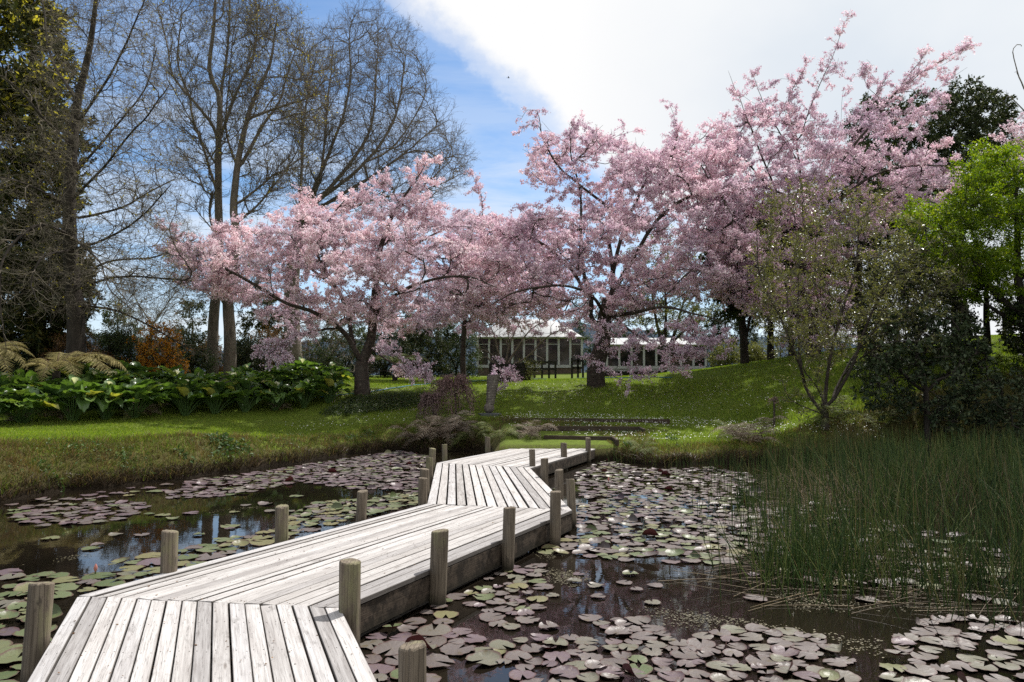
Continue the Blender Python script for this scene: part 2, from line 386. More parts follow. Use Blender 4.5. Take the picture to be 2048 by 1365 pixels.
# ---------------------------------------------------------------- boardwalk
DZ = 0.32
def deck_mat():
    m, nt, out = new_mat('weathered_decking')
    uv = N(nt, 'ShaderNodeTexCoord').outputs['UV']; isl = island(nt)
    off = N(nt, 'ShaderNodeCombineXYZ'); nt.links.new(math_(nt, 'MULTIPLY', isl, 37.0), off.inputs[0]); nt.links.new(math_(nt, 'MULTIPLY', isl, 91.0), off.inputs[1])
    vv = N(nt, 'ShaderNodeVectorMath', operation='ADD'); nt.links.new(uv, vv.inputs[0]); nt.links.new(off.outputs[0], vv.inputs[1]); q = vv.outputs[0]
    grain = noise(nt, mapping(nt, q, (55, 2.2, 1)), 1.0, 7, 0.7, 0.6)
    broad = noise(nt, mapping(nt, q, (9, 0.9, 1)), 1.0, 5, 0.6, 1.2)
    blot = noise(nt, mapping(nt, q, (5, 2.5, 1)), 1.0, 6, 0.65)
    c = ramp(nt, grain, [(0.25, (0.19, 0.178, 0.172)), (0.45, (0.38, 0.366, 0.36)), (0.75, (0.52, 0.508, 0.504))])
    c = mix(nt, ramp(nt, broad, [(0.42, (0,) * 3), (0.68, (0.75,) * 3)]), c, (0.26, 0.242, 0.234))
    c = mix(nt, ramp(nt, blot, [(0.60, (0,) * 3), (0.70, (0.7,) * 3)]), c, (0.13, 0.118, 0.11))
    # knots
    vo = N(nt, 'ShaderNodeTexVoronoi', ins={'Scale': 1.0}); nt.links.new(mapping(nt, q, (7.5, 1.6, 1)), vo.inputs['Vector'])
    c = mix(nt, ramp(nt, vo.outputs['Distance'], [(0.05, (0.75,) * 3), (0.13, (0,) * 3)]), c, (0.10, 0.075, 0.06))
    # long cracks
    cr = noise(nt, mapping(nt, q, (38, 0.8, 1)), 1.0, 3, 0.5, 1.5)
    c = mix(nt, ramp(nt, math_(nt, 'ABSOLUTE', math_(nt, 'SUBTRACT', cr, 0.5)), [(0.004, (0.6,) * 3), (0.018, (0,) * 3)]), c, (0.07, 0.06, 0.055))
    tint = ramp(nt, isl, [(0.0, (0.70, 0.69, 0.69)), (0.12, (0.98, 0.965, 0.95)), (0.34, (1.10, 1.09, 1.08)), (0.52, (0.86, 0.84, 0.82)), (0.64, (1.02, 1.02, 1.03)), (0.80, (0.78, 0.765, 0.76)), (0.88, (1.14, 1.13, 1.12))], 'CONSTANT')
    c = mix(nt, 1.0, c, tint, 'MULTIPLY')
    su = N(nt, 'ShaderNodeSeparateXYZ'); nt.links.new(uv, su.inputs[0]); ed = math_(nt, 'ADD', math_(nt, 'ABSOLUTE', math_(nt, 'SUBTRACT', su.outputs[0], 0.06)), math_(nt, 'MULTIPLY', math_(nt, 'SUBTRACT', blot, 0.5), 0.008))
    c = mix(nt, ramp(nt, ed, [(0.0548, (0,) * 3), (0.0592, (0.85,) * 3)]), c, (0.075, 0.065, 0.057))
    hgt = math_(nt, 'ADD', grain, math_(nt, 'MULTIPLY', cr, 0.4))
    principled(nt, out, c, 0.72, 0.3, bump(nt, hgt, 0.5, 0.006)); return m
M_DECK = deck_mat()
m, nt, out = new_mat('stained_beam'); p = pos(nt); uv = N(nt, 'ShaderNodeTexCoord').outputs['UV']
gr = noise(nt, mapping(nt, uv, (2.2, 60, 1)), 1.0, 6, 0.7, 0.5); bl = noise(nt, p, 7.0, 8, 0.75)
c = ramp(nt, gr, [(0.3, (0.028, 0.021, 0.016)), (0.7, (0.11, 0.084, 0.063))])
c = mix(nt, ramp(nt, bl, [(0.44, (0,) * 3), (0.56, (0.9,) * 3)]), c, (0.018, 0.014, 0.011))
pz = N(nt, 'ShaderNodeSeparateXYZ'); nt.links.new(p, pz.inputs[0])
c = mix(nt, ramp(nt, pz.outputs[2], [(0.04, (0.85,) * 3), (0.13, (0,) * 3)]), c, (0.02, 0.018, 0.012))
principled(nt, out, c, 0.8, 0.2, bump(nt, gr, 0.5, 0.006)); M_BEAM = m
m, nt, out = new_mat('round_pile_timber'); q = objco(nt); oi = N(nt, 'ShaderNodeObjectInfo').outputs['Random']
of = N(nt, 'ShaderNodeVectorMath', operation='ADD'); nt.links.new(q, of.inputs[0])
cb = N(nt, 'ShaderNodeCombineXYZ'); nt.links.new(math_(nt, 'MULTIPLY', oi, 40.0), cb.inputs[2]); nt.links.new(cb.outputs[0], of.inputs[1]); q2 = of.outputs[0]
gr = noise(nt, mapping(nt, q2, (26, 26, 1.6)), 1.0, 7, 0.7, 0.4); bl = noise(nt, mapping(nt, q2, (7, 7, 3)), 1.0, 5, 0.6)
c = ramp(nt, gr, [(0.25, (0.055, 0.043, 0.032)), (0.5, (0.15, 0.122, 0.092)), (0.78, (0.25, 0.212, 0.160))])
li = ramp(nt, math_(nt, 'ADD', bl, math_(nt, 'MULTIPLY', math_(nt, 'SUBTRACT', oi, 0.5), 0.36)), [(0.54, (0,) * 3), (0.70, (0.65,) * 3)])
c = mix(nt, li, c, (0.20, 0.195, 0.10))
c = mix(nt, ramp(nt, noise(nt, mapping(nt, q2, (12, 12, 5)), 1.0, 5, 0.7), [(0.60, (0,) * 3), (0.67, (0.8,) * 3)]), c, (0.06, 0.05, 0.04))
vo = N(nt, 'ShaderNodeTexWave', wave_type='BANDS', bands_direction='X', ins={'Scale': 3.0, 'Distortion': 6.0, 'Detail': 3.0}); nt.links.new(mapping(nt, q2, (4, 4, 0.5)), vo.inputs['Vector'])
c = mix(nt, ramp(nt, vo.outputs['Fac'], [(0.02, (0.7,) * 3), (0.07, (0,) * 3)]), c, (0.05, 0.04, 0.03))
pz = N(nt, 'ShaderNodeSeparateXYZ'); nt.links.new(pos(nt), pz.inputs[0])
c = mix(nt, ramp(nt, math_(nt, 'ADD', pz.outputs[2], math_(nt, 'MULTIPLY', math_(nt, 'SUBTRACT', bl, 0.5), 0.12)), [(0.03, (0.9,) * 3), (0.14, (0,) * 3)]), c, (0.018, 0.016, 0.010))
principled(nt, out, c, 0.85, 0.2, bump(nt, gr, 0.7, 0.012)); M_POST = m

M_NAIL = plain_mat('rusty_nail', (0.045, 0.03, 0.022), 0.7)
board = thing('boardwalk', 'weathered grey timber boardwalk zigzagging over the lily pond to the grassy steps', 'boardwalk', (0.2, 8, 0))
dk = lambda x, y: on_level(x, y, DZ)
L12, R12 = dk(155, 1192), dk(681, 1216); L23, R23 = dk(853, 1008), dk(1145, 1020); L34, R34 = dk(873, 926), dk(1061, 936); L4, R4 = dk(1034, 895), dk(1193, 897.5)
dl = nrm(dk(52, 1365) - L12); dr = nrm(dk(755, 1365) - R12)
tl = (-1.4 - L12[1]) / dl[1]; tr = (-1.4 - R12[1]) / dr[1]
L0, R0 = L12 + dl * tl, R12 + dr * tr
segs = [((L0, R0), (L12, R12), 17, 0.008), ((L12, R12), (L23, R23), 17, 0.015), ((L23, R23), (L34, R34), 14, 0.018), ((L34, R34), (L4, R4), 15, 0.010)]
TH = 0.040
for si, ((a0, b0), (a1, b1), n, gap) in enumerate(segs):
    mb = MB(); width = np.linalg.norm(b1 - a1)
    for i in range(n):
        g = gap * (0.7 + 0.9 * rng.random()) / 2 / width
        if si == 0 and i in (3, 4): g *= 1.5
        s0, s1 = i / n + g, (i + 1) / n - g
        A, B = a0 + (b0 - a0) * s0, a0 + (b0 - a0) * s1
        C, D = a1 + (b1 - a1) * s1, a1 + (b1 - a1) * s0
        e = nrm((D - A)); A, B, C, D = A + e * 0.002, B + e * 0.002, C - e * (0.003 + 0.008 * rng.random()), D - e * (0.003 + 0.008 * rng.random())
        ns = 14; tt = np.linspace(0, 1, ns)
        dz = np.cumsum(rng.normal(0, 0.0009, ns)); dz -= dz.mean(); dz += rng.normal(0, 0.0025); tw = rng.normal(0, 0.003)
        lf = A[None] + (D - A)[None] * tt[:, None]; rt = B[None] + (C - B)[None] * tt[:, None]
        wv = np.cumsum(rng.normal(0, 0.0007, (ns, 1)), 0) * nrm(B - A)[None]
        lf = lf + wv; rt = rt + wv
        lf[:, 2] += dz + tw; rt[:, 2] += dz - tw
        ch = 0.004
        x = nrm(B - A)
        ring = np.stack([lf + [0, 0, -TH], lf + [0, 0, -ch], lf + x * ch, rt - x * ch, rt + [0, 0, -ch], rt + [0, 0, -TH]], 1)   # ns,6,3
        wd = np.linalg.norm(B - A); us = np.array([-0.04, 0.0, ch, 0.12 - ch, 0.12, 0.16]); ln = np.linalg.norm(D - A)
        uv = np.stack(np.broadcast_arrays(us[None, :], (tt * ln)[:, None]), -1)
        k = np.arange(ns - 1)[:, None] * 6; j = np.arange(6)[None]; j2 = (j + 1) % 6
        f = np.stack(np.broadcast_arrays(k + j, k + j2, k + 6 + j2, k + 6 + j), -1).reshape(-1, 4)[:, ::-1]
        n0 = mb.n
        mb.add(ring.reshape(-1, 3), f, 0, uv.reshape(-1, 2))
        mb.f.append((np.array([[0, 1, 2, 3, 4, 5]]) + n0, 0)); mb.f.append((np.array([[5, 4, 3, 2, 1, 0]]) + n0 + 6 * (ns - 1), 0))
        for v_ in np.arange(0.06 / ln, 1, 0.58 / ln):
            for u_ in (0.22, 0.78):
                i_ = min(int(v_ * (ns - 1)), ns - 2); fr_ = v_ * (ns - 1) - i_; a_ = lf[i_] + (lf[i_ + 1] - lf[i_]) * fr_; b_ = rt[i_] + (rt[i_ + 1] - rt[i_]) * fr_
                p_ = a_ + (b_ - a_) * (u_ + rng.normal(0, 0.03)) + [0, 0, 0.0012] + e * rng.normal(0, 0.008); an_ = np.arange(7) * 2 * math.pi / 7
                mb.add(np.stack([p_[0] + 0.0042 * np.cos(an_), p_[1] + 0.0042 * np.sin(an_), np.full(7, p_[2])], 1), [list(range(7))], 1)
    mb.build('deck_section', [M_DECK, M_NAIL], board)
    # bearers along both edges and joists across
    for (p0, p1, o_) in ((a0, a1, 1), (b0, b1, -1)):
        mb = MB(); d = nrm(p1 - p0); s_ = nrm(np.cross(d, (0, 0, 1))) * (o_ if np.dot(np.cross(d, (0, 0, 1)), b0 - a0) > 0 else -o_)
        q0, q1 = p0 + s_ * 0.045, p1 + s_ * 0.045
        L = np.linalg.norm(q1 - q0); ns = max(2, int(L / 0.4)); tt = np.linspace(0, 1, ns)
        wv = rng.normal(0, 0.003, ns)
        c_ = q0[None] + (q1 - q0)[None] * tt[:, None] + s_[None] * wv[:, None]; c_[:, 2] = DZ - TH - 0.012
        h = 0.215; t_ = s_ * 0.04
        ring = np.stack([c_ - t_, c_ + t_, c_ + t_ - [0, 0, h], c_ - t_ - [0, 0, h]], 1)
        uv = np.stack(np.broadcast_arrays((tt * L)[:, None], np.array([0, 0.08, 0.3, 0.38])[None]), -1)
        k = np.arange(ns - 1)[:, None] * 4; j = np.arange(4)[None]; j2 = (j + 1) % 4
        f = np.stack(np.broadcast_arrays(k + j, k + j2, k + 4 + j2, k + 4 + j), -1).reshape(-1, 4)
        n0 = mb.n; mb.add(ring.reshape(-1, 3), f, 0, uv.reshape(-1, 2))
        mb.f.append((np.array([[0, 1, 2, 3]]) + n0, 0)); mb.f.append((np.array([[3, 2, 1, 0]]) + n0 + 4 * (ns - 1), 0))
        mb.build('side_beam', M_BEAM, board)
posts = [(84, 1166), (340, 1062), (564, 1012), (725, 982), (846, 956), (849, 938), (859, 915), (865, 897), (889, 889), (975, 874), (1038, 867),
         (825, 1290), (700, 1122), (880, 1061), (1019, 1015), (1111, 983), (1140, 958), (1118, 940), (1089, 917), (1064, 899), (1127, 886), (1176, 876)]
for i, (x, y) in enumerate(posts):
    zt = 0.675 + rng.normal(0, 0.006); P = on_level(x, y, zt); r = 0.071 + rng.normal(0, 0.004)
    if y < 960: r *= 1.0
    mb = MB(); k = 28; zs = np.concatenate([np.linspace(-0.9, zt - 0.01, 10), [zt - 0.002]])
    lean = rng.normal(0, 0.026, 2); a = np.arange(k) * 2 * math.pi / k
    lob = 1 + 0.03 * np.sin(a * 2 + rng.random() * 6) + 0.015 * np.sin(a * 5 + rng.random() * 6)
    rr = np.full(len(zs), r); rr[-1] -= 0.006
    ck = int(rng.integers(0, k)); cm = np.ones(k); cm[ck] = 0.90; cm[(ck + 9) % k] = 0.95           # drying cracks down the side
    V = np.stack([P[0] + lean[0] * (zs[:, None] - zt) + rr[:, None] * (lob * cm * np.cos(a))[None], P[1] + lean[1] * (zs[:, None] - zt) + rr[:, None] * (lob * cm * np.sin(a))[None], np.repeat(zs[:, None], k, 1)], -1)
    V[-2:, :, 2] += (0.004 + 0.010 * rng.random()) * np.sin(a * 1 + rng.random() * 6)[None] + rng.normal(0, 0.003, k)[None]
    n = len(zs); i_ = np.arange(n - 1)[:, None] * k; j = np.arange(k)[None]; j2 = (j + 1) % k
    mb.add(V.reshape(-1, 3), np.stack(np.broadcast_arrays(i_ + j, i_ + j2, i_ + k + j2, i_ + k + j), -1).reshape(-1, 4))
    mb.f.append((np.array([np.arange(k) + (n - 1) * k]), 0))
    # own origin so that the grain differs from pile to pile
    o = mb.build('post', M_POST, board, smooth=False, bevel=None)
    if (x, y) in ((564, 1012), (880, 1061)): o['label'] = 'round post stained yellow green with lichen'

# ---------------------------------------------------------------- ribbed stone sculpture on its plate
M_STONE = bark_mat('carved_stone', (0.07, 0.06, 0.053), (0.22, 0.19, 0.165), (0.14, 0.12, 0.105), 14.0, 1.0, (0.36, 0.34, 0.28))
gp = ground_hit(978, 829); sc_ = gp[1] / F * 1.0
st = thing('garden_sculpture', 'ribbed grey stone horn sculpture balanced on a ball on the lawn above the pond', 'sculpture', gp)
H = 76 * sc_
mb = MB(); th = np.linspace(0, math.pi * 0.80, 14); rb = 10.5 * sc_
mb.lathe([(max(0.001, rb * math.sin(t)), rb * 0.98 - rb * math.cos(t)) for t in th], 32, gp + [0.0, 0, 0.035]); mb.build('ball', M_STONE, st, True)
mb = MB(); nr = 19; prof = []
for i in range(nr):
    t0, t1 = i / nr, (i + 1) / nr
    for t, g in ((t0 + 0.008, 0.955), (t0 + 0.016, 1.0), (t1 - 0.012, 1.035), (t1, 0.96)):
        z = rb * 1.55 + (H - rb * 1.55) * t; prof.append(((8.4 + 5.2 * t ** 1.15) * sc_ * g, z))
prof.append((0.001, prof[-1][1] - 0.02))
mb.lathe(prof, 32, gp + [0.0, 0, 0.035], shear=(0.12, 0.03)); mb.build('horn', M_STONE, st, True)
mb = MB(); mb.lathe([(0.001, 0.06), (0.42, 0.035), (0.44, 0.02), (0.44, -0.1)], 8, gp + [0.03, 0, -0.005]); mb.build('base_plate', plain_mat('slate_plate', (0.07, 0.075, 0.075), 0.6), st)

# ---------------------------------------------------------------- three sleeper edges stepping up the bank
M_SLEEP = bark_mat('old_sleeper', (0.03, 0.021, 0.015), (0.09, 0.066, 0.048), (0.06, 0.048, 0.036), 5.0, 3.0)
def sleeper(pts, z_, label, tail=None):
    P = [np.array([q[0], q[1] - 0.09, z_ + 0.045]) for q in pts]
    if tail: P.append(P[-1] + tail)
    b = P[len(P) // 2]; t = thing('retaining_edge', label, 'retaining edge', (b[0], b[1], b[2] - 0.2), 'sleeper edges of the grassy steps')
    for p0, p1 in zip(P[:-1], P[1:]):
        L = np.linalg.norm(p1 - p0); n = max(1, int(round(L / 2.4)))
        for k in range(n):
            a = p0 + (p1 - p0) * (k / n); b_ = p0 + (p1 - p0) * ((k + 1) / n); d_ = nrm(b_ - a)
            a = a + d_ * 0.004; b_ = b_ - d_ * 0.004; dz = rng.normal(0, 0.008)
            mb = MB(); mb.beam(a + [0, 0, -0.13 + dz], b_ + [0, 0, -0.13 + dz * 0.3], 0.09, 0.28); mb.build('sleeper', M_SLEEP, t, bevel=0.012)
sleeper(STEPS[2], STEP_Z[2], 'topmost and longest dark timber edge of the grassy steps')
sleeper(STEPS[1], STEP_Z[1], 'middle dark timber edge of the grassy steps, between two others', [0.02, -0.7, -0.03])
sleeper(STEPS[0], STEP_Z[0], 'lowest and shortest timber edge of the grassy steps, just above the boardwalk', [0.02, -0.8, -0.05])

# ---------------------------------------------------------------- white marquee and second pavilion
m, nt, out = new_mat('white_canvas'); p = pos(nt); sx = N(nt, 'ShaderNodeSeparateXYZ'); nt.links.new(p, sx.inputs[0])
fr_ = math_(nt, 'FRACT', math_(nt, 'MULTIPLY', sx.outputs[0], 1.0))
c = ramp(nt, noise(nt, p, 1.2, 5, 0.6), [(0.3, (0.30, 0.305, 0.31)), (0.7, (0.40, 0.405, 0.41))])
c = mix(nt, ramp(nt, fr_, [(0.0, (0.6,) * 3), (0.05, (0.6,) * 3), (0.09, (0,) * 3)]), c, (0.14, 0.14, 0.145))
principled(nt, out, c, 0.6, 0.3); M_WHITE = m
M_FRAME = plain_mat('white_paint', (0.38, 0.39, 0.40), 0.45, 0.08, 2.0)
m, nt, out = new_mat('dark_glazing'); principled(nt, out, ramp(nt, noise(nt, pos(nt), 0.8, 3), [(0.4, (0.010, 0.010, 0.010)), (0.6, (0.05, 0.042, 0.034))]), 0.08, 0.5); M_GLASS = m
M_BRICK = plain_mat('brown_plinth', (0.10, 0.075, 0.055), 0.9, 0.3, 4.0)
def pavilion(label, x0, x1, y_eave, y_base, d, ncol, depth, rise, plinth, dome):
    a = at(x0, y_base, d); b = at(x1, y_base, d); zb = a[2]; ze = at(x0, y_eave, d)[2]; W = b[0] - a[0]; cx = (a[0] + b[0]) / 2
    g = min(float(ground_z(np.array([a[0]]), np.array([d]))[0]), float(ground_z(np.array([b[0]]), np.array([d]))[0]), zb) - 0.3
    t = thing('pavilion', label, 'pavilion', (cx, d, g))
    mb = MB(); mb.box((cx, d + depth / 2, (g + zb) / 2), (W - 0.1, depth - 0.1, zb - g)); mb.build('plinth', M_BRICK if plinth else M_FRAME, t)
    mb = MB(); mb.box((cx, d + depth / 2, zb + 0.11), (W + 0.04, depth, 0.22)); mb.build('sill', M_FRAME, t)
    # glazed walls: front and two sides, each bay a window
    hs = ze - zb
    for k in range(ncol):
        xa = a[0] + W * k / ncol; xb = a[0] + W * (k + 1) / ncol
        wmb = MB(); wmb.box(((xa + xb) / 2, d + 0.10, zb + 0.22 + (hs - 0.22) / 2), (xb - xa - 0.16, 0.03, hs - 0.23)); wd = wmb.build('window', M_GLASS, t)
        if k % 2 == 0:
            f = MB(); f.box(((xa + xb) / 2, d + 0.075, zb + hs * 0.80), (xb - xa - 0.16, 0.03, 0.05)); f.build('glazing_bar', M_FRAME, wd)
    for sx in (a[0], b[0]):
        wmb = MB(); wmb.box((sx, d + depth / 2, zb + 0.22 + (hs - 0.22) / 2), (0.03, depth - 0.3, hs - 0.23)); wmb.build('window', M_GLASS, t)
    for k in range(ncol + 1):
        xx = a[0] + W * k / ncol
        mb = MB(); mb.box((xx, d + 0.06, zb + hs / 2 + 0.1), (0.17, 0.16, hs - 0.2)); mb.build('column', M_FRAME, t, bevel=0.015)
        mb = MB(); mb.box((xx, d + depth - 0.06, zb + hs / 2 + 0.1), (0.17, 0.16, hs - 0.2)); mb.build('column', M_FRAME, t)
    mb = MB(); mb.box((cx, d - 0.02, ze + 0.05), (W + 0.3, 0.18, 0.16)); mb.build('fascia', M_FRAME, t)
    mb = MB(); nx_, ny_ = 24, 12
    uu, vv = np.meshgrid(np.linspace(-1, 1, nx_), np.linspace(-1, 1, ny_), indexing='ij')
    if dome: zz = ze + 0.10 + rise * np.clip((1 - np.abs(uu) ** 3.2) * (1 - np.abs(vv) ** 2.2), 0, 1) + 0.02 * np.sin(uu * 30)
    else: zz = ze + 0.10 + rise * (1 - np.abs(vv)) * np.clip((1 - np.abs(uu)) * 8, 0, 1)
    V = np.stack([cx + uu * (W / 2 + 0.25), d + depth / 2 + vv * (depth / 2 + 0.3), zz], -1).reshape(-1, 3)
    k = (np.arange(nx_ - 1)[:, None] * ny_ + np.arange(ny_ - 1)[None]).ravel(); n0 = nx_ * ny_
    V2 = np.vstack([V, V - [0, 0, 0.06]]); top = np.stack([k, k + ny_, k + ny_ + 1, k + 1], -1)
    mb.add(V2, np.vstack([top, top[:, ::-1] + n0]))
    rim = [i * ny_ for i in range(nx_)] + [(nx_ - 1) * ny_ + j for j in range(1, ny_)] + [i * ny_ + ny_ - 1 for i in range(nx_ - 2, -1, -1)] + [j for j in range(ny_ - 2, 0, -1)]
    rim = np.array(rim); r2_ = np.roll(rim, -1); mb.add(V2, np.stack([rim, rim + n0, r2_ + n0, r2_], -1)); mb.build('roof', M_WHITE, t, smooth=dome)
    return t
pavilion('white marquee with domed roof and dark glass walls between white columns', 955, 1164, 677, 736, 54.0, 9, 7.0, 1.7, True, True)
pavilion('long low white pavilion with pitched roof, half hidden behind blossom', 1214, 1412, 692, 738, 57.0, 8, 7.0, 0.85, False, False)

# ---------------------------------------------------------------- dark rail fences, tree crate, hose
M_DARK = bark_mat('dark_stained_timber', (0.012, 0.011, 0.011), (0.045, 0.042, 0.040), None, 7.0, 1.0)
def fence(label, posts_px, d0, d1, ytop, rails, group='dark rail fences on the upper lawn'):
    n = len(posts_px); dd = np.linspace(d0, d1, n); P = []
    for x, d in zip(posts_px, dd):
        g = ground_at(x, d); top = at(x, ytop, d); top[0] = g[0]; P.append((g, top))
    c = P[n // 2][0]; t = thing('rail_fence', label, 'fence', c, group)
    for g, top in P:
        mb = MB(); mb.beam(g - [0, 0, 0.3], top, 0.13, 0.13, up=(0, 1, 0)); mb.build('post', M_DARK, t, bevel=0.01)
    for fr in rails:
        for (g0, t0), (g1, t1) in zip(P[:-1], P[1:]):
            a = g0 + (t0 - g0) * fr; b = g1 + (t1 - g1) * fr; dd_ = nrm(b - a); yy = np.array([0, -0.085, 0])
            mb = MB(); mb.beam(a + yy - dd_ * 0.05, b + yy + dd_ * 0.05, 0.04, 0.15); mb.build('rail', M_DARK, t)
fence('short dark rail fence in front of the marquee steps', (1050, 1069, 1084, 1098, 1111), 46, 47, 721, (0.52, 0.88))
fence('two dark rail posts beside the marquee corner, by the big cherry trunk', (1144, 1156, 1166), 47, 47, 716, (0.5, 0.85))
fence('low dark rail fence on the lawn below the long white pavilion', (1201, 1245, 1290, 1322), 36, 37, 745, (0.35, 0.9))
c = ground_at(1014, 38.0); cr = thing('tree_crate', 'square dark board crate around the bare magnolia on the lawn', 'tree crate', c)
hw = 0.92; hh_ = 0.98
for k, (ux, uy) in enumerate(((0, -1), (0, 1), (-1, 0), (1, 0))):
    for q in range(4):
        mb = MB(); sz = (2 * hw + 0.04, 0.035, 0.19) if ux == 0 else (0.035, 2 * hw - 0.04, 0.19)
        mb.box(c + [ux * hw, uy * hw, 0.12 + q * 0.235], sz); mb.build('side_board', M_DARK, cr)
for sx in (-1, 1):
    for sy in (-1, 1):
        mb = MB(); mb.box(c + [sx * (hw - 0.08), sy * (hw - 0.08), 0.45], (0.10, 0.10, 1.1)); mb.build('corner_post', M_DARK, cr)
M_SOIL = plain_mat('crate_soil', (0.03, 0.022, 0.015), 0.95, 0.3, 8.0)
mb = MB(); mb.box(c + [0, 0, 0.40], (2 * hw - 0.3, 2 * hw - 0.3, 0.8)); mb.build('soil', M_SOIL, cr)
M_HOSE = plain_mat('blue_hose', (0.03, 0.16, 0.24), 0.4, 0.1)
hp = np.array([ground_hit(x, y) for x, y in ((640, 796), (700, 790), (735, 787), (770, 781), (805, 776), (850, 770.5), (900, 767.5), (955, 763.5), (1010, 761.5), (1080, 759.5), (1165, 758), (1230, 758), (1300, 756), (1345, 757))])
hp[:, 2] += 0.03
tt = np.linspace(0, len(hp) - 1, 120); hpp = np.stack([np.interp(tt, np.arange(len(hp)), hp[:, q]) for q in range(3)], 1)
hpp[:, 2] = ground_z(hpp[:, 0], hpp[:, 1]) + 0.035
mb = MB(); mb.tubes(hpp, np.full(120, 0.022), 6); tag(mb.build('garden_hose', M_HOSE, smooth=True), 'long blue hose trailing across the upper lawn', 'hose')
# ---------------------------------------------------------------- water lilies
def pad_mat(name, c1, c2, c3, under, rough=0.45):
    m, nt, out = new_mat(name); q = objco(nt); oi = N(nt, 'ShaderNodeObjectInfo').outputs['Random']
    isl = island(nt); r = math_(nt, 'FRACT', math_(nt, 'ADD', math_(nt, 'MULTIPLY', oi, 7.31), isl))
    c = ramp(nt, r, [(0.0, c1), (0.5, c2), (1.0, c3)])
    sp = noise(nt, pos(nt), 22.0, 5, 0.65)
    c = mix(nt, ramp(nt, sp, [(0.5, (0,) * 3), (0.72, (0.6,) * 3)]), c, mix(nt, 0.5, c, (0.16, 0.12, 0.05)))
    uv = N(nt, 'ShaderNodeTexCoord').outputs['UV']; su = N(nt, 'ShaderNodeSeparateXYZ'); nt.links.new(uv, su.inputs[0])
    an = math_(nt, 'ARCTAN2', su.outputs[1], su.outputs[0]); ve = ramp(nt, math_(nt, 'SINE', math_(nt, 'MULTIPLY', an, 15.0)), [(0.80, (0,) * 3), (1.0, (0.35,) * 3)])
    ln = N(nt, 'ShaderNodeVectorMath', operation='LENGTH'); nt.links.new(uv, ln.inputs[0]); rad = math_(nt, 'ADD', ln.outputs['Value'], math_(nt, 'MULTIPLY', math_(nt, 'SUBTRACT', sp, 0.5), 0.25))
    c = mix(nt, ve, c, mix(nt, 1.0, c, (1.5, 1.5, 1.4), 'MULTIPLY')); c = mix(nt, ramp(nt, rad, [(0.86, (0,) * 3), (0.98, (0.8,) * 3)]), c, (0.10, 0.045, 0.04))
    c = mix(nt, ramp(nt, noise(nt, pos(nt), 7.0, 4, 0.6), [(0.62, (0,) * 3), (0.70, (0.7,) * 3)]), c, (0.10, 0.075, 0.03))
    geo = N(nt, 'ShaderNodeNewGeometry')
    c = mix(nt, geo.outputs['Backfacing'], c, under)
    principled(nt, out, mix(nt, 1.0, c, (0.72, 0.71, 0.71), 'MULTIPLY'), rough, 0.35, bump(nt, noise(nt, pos(nt), 40.0, 3), 0.35, 0.01)); return m
PADS = {'green': pad_mat('lily_green', (0.085, 0.115, 0.045), (0.13, 0.155, 0.075), (0.18, 0.165, 0.075), (0.16, 0.06, 0.05)),
        'bronze': pad_mat('lily_bronze', (0.115, 0.095, 0.090), (0.150, 0.126, 0.122), (0.14, 0.14, 0.098), (0.12, 0.03, 0.03)),
        'purple': pad_mat('lily_purple', (0.105, 0.075, 0.085), (0.145, 0.105, 0.12), (0.11, 0.09, 0.08), (0.13, 0.03, 0.03))}
def pad_shape(kind, sd):
    r = np.random.default_rng(sd); n = 26; rings = (0.0, 0.35, 0.7, 0.93, 1.0)
    notch = 0.16 + 0.12 * r.random(); a = np.linspace(notch, 2 * math.pi - notch, n)
    edge = 1 + 0.035 * np.sin(a * 3 + r.random() * 6) + 0.03 * np.sin(a * 7 + r.random() * 6)
    if kind == 'toothed': edge = edge * (1 - 0.09 * (np.arange(n) % 2)) * (1 + 0.05 * r.normal(0, 1, n))
    V = []
    for q in rings:
        x = q * edge * np.cos(a); y = q * edge * np.sin(a)
        z = 0.05 * np.sin(a * 2 + 1 + sd) * q ** 2 + 0.018 * np.sin(a * 9 + sd) * q ** 3
        if kind == 'cupped': z = z + 0.42 * q ** 2.5 * (0.5 + 0.5 * np.cos(a - 1.3 - sd)) ** 1.5 + 0.06 * q ** 2
        if kind == 'folded':
            k = np.clip(x * math.cos(sd) + y * math.sin(sd) - 0.15, 0, 2); z = z + 1.0 * k ** 1.3; x = x - 0.75 * k ** 1.5 * math.cos(sd); y = y - 0.75 * k ** 1.5 * math.sin(sd)
        if kind == 'rimmed': z = z + 0.16 * np.clip(q - 0.72, 0, 1) / 0.28 * (0.6 + 0.4 * np.sin(a * 2 + sd))
        V.append(np.stack([x, y, z], -1))
    V = np.array(V); k = (np.arange(len(rings) - 1)[:, None] * n + np.arange(n - 1)[None]).ravel()
    return V.reshape(-1, 3), np.stack([k, k + n, k + n + 1, k + 1], -1)
KINDS = ['flat'] * 8 + ['toothed'] * 3 + ['rimmed'] * 4 + ['cupped'] * 1 + ['folded'] * 1
SHAPES = [(k, pad_shape(k, i)) for i, k in enumerate(KINDS)]
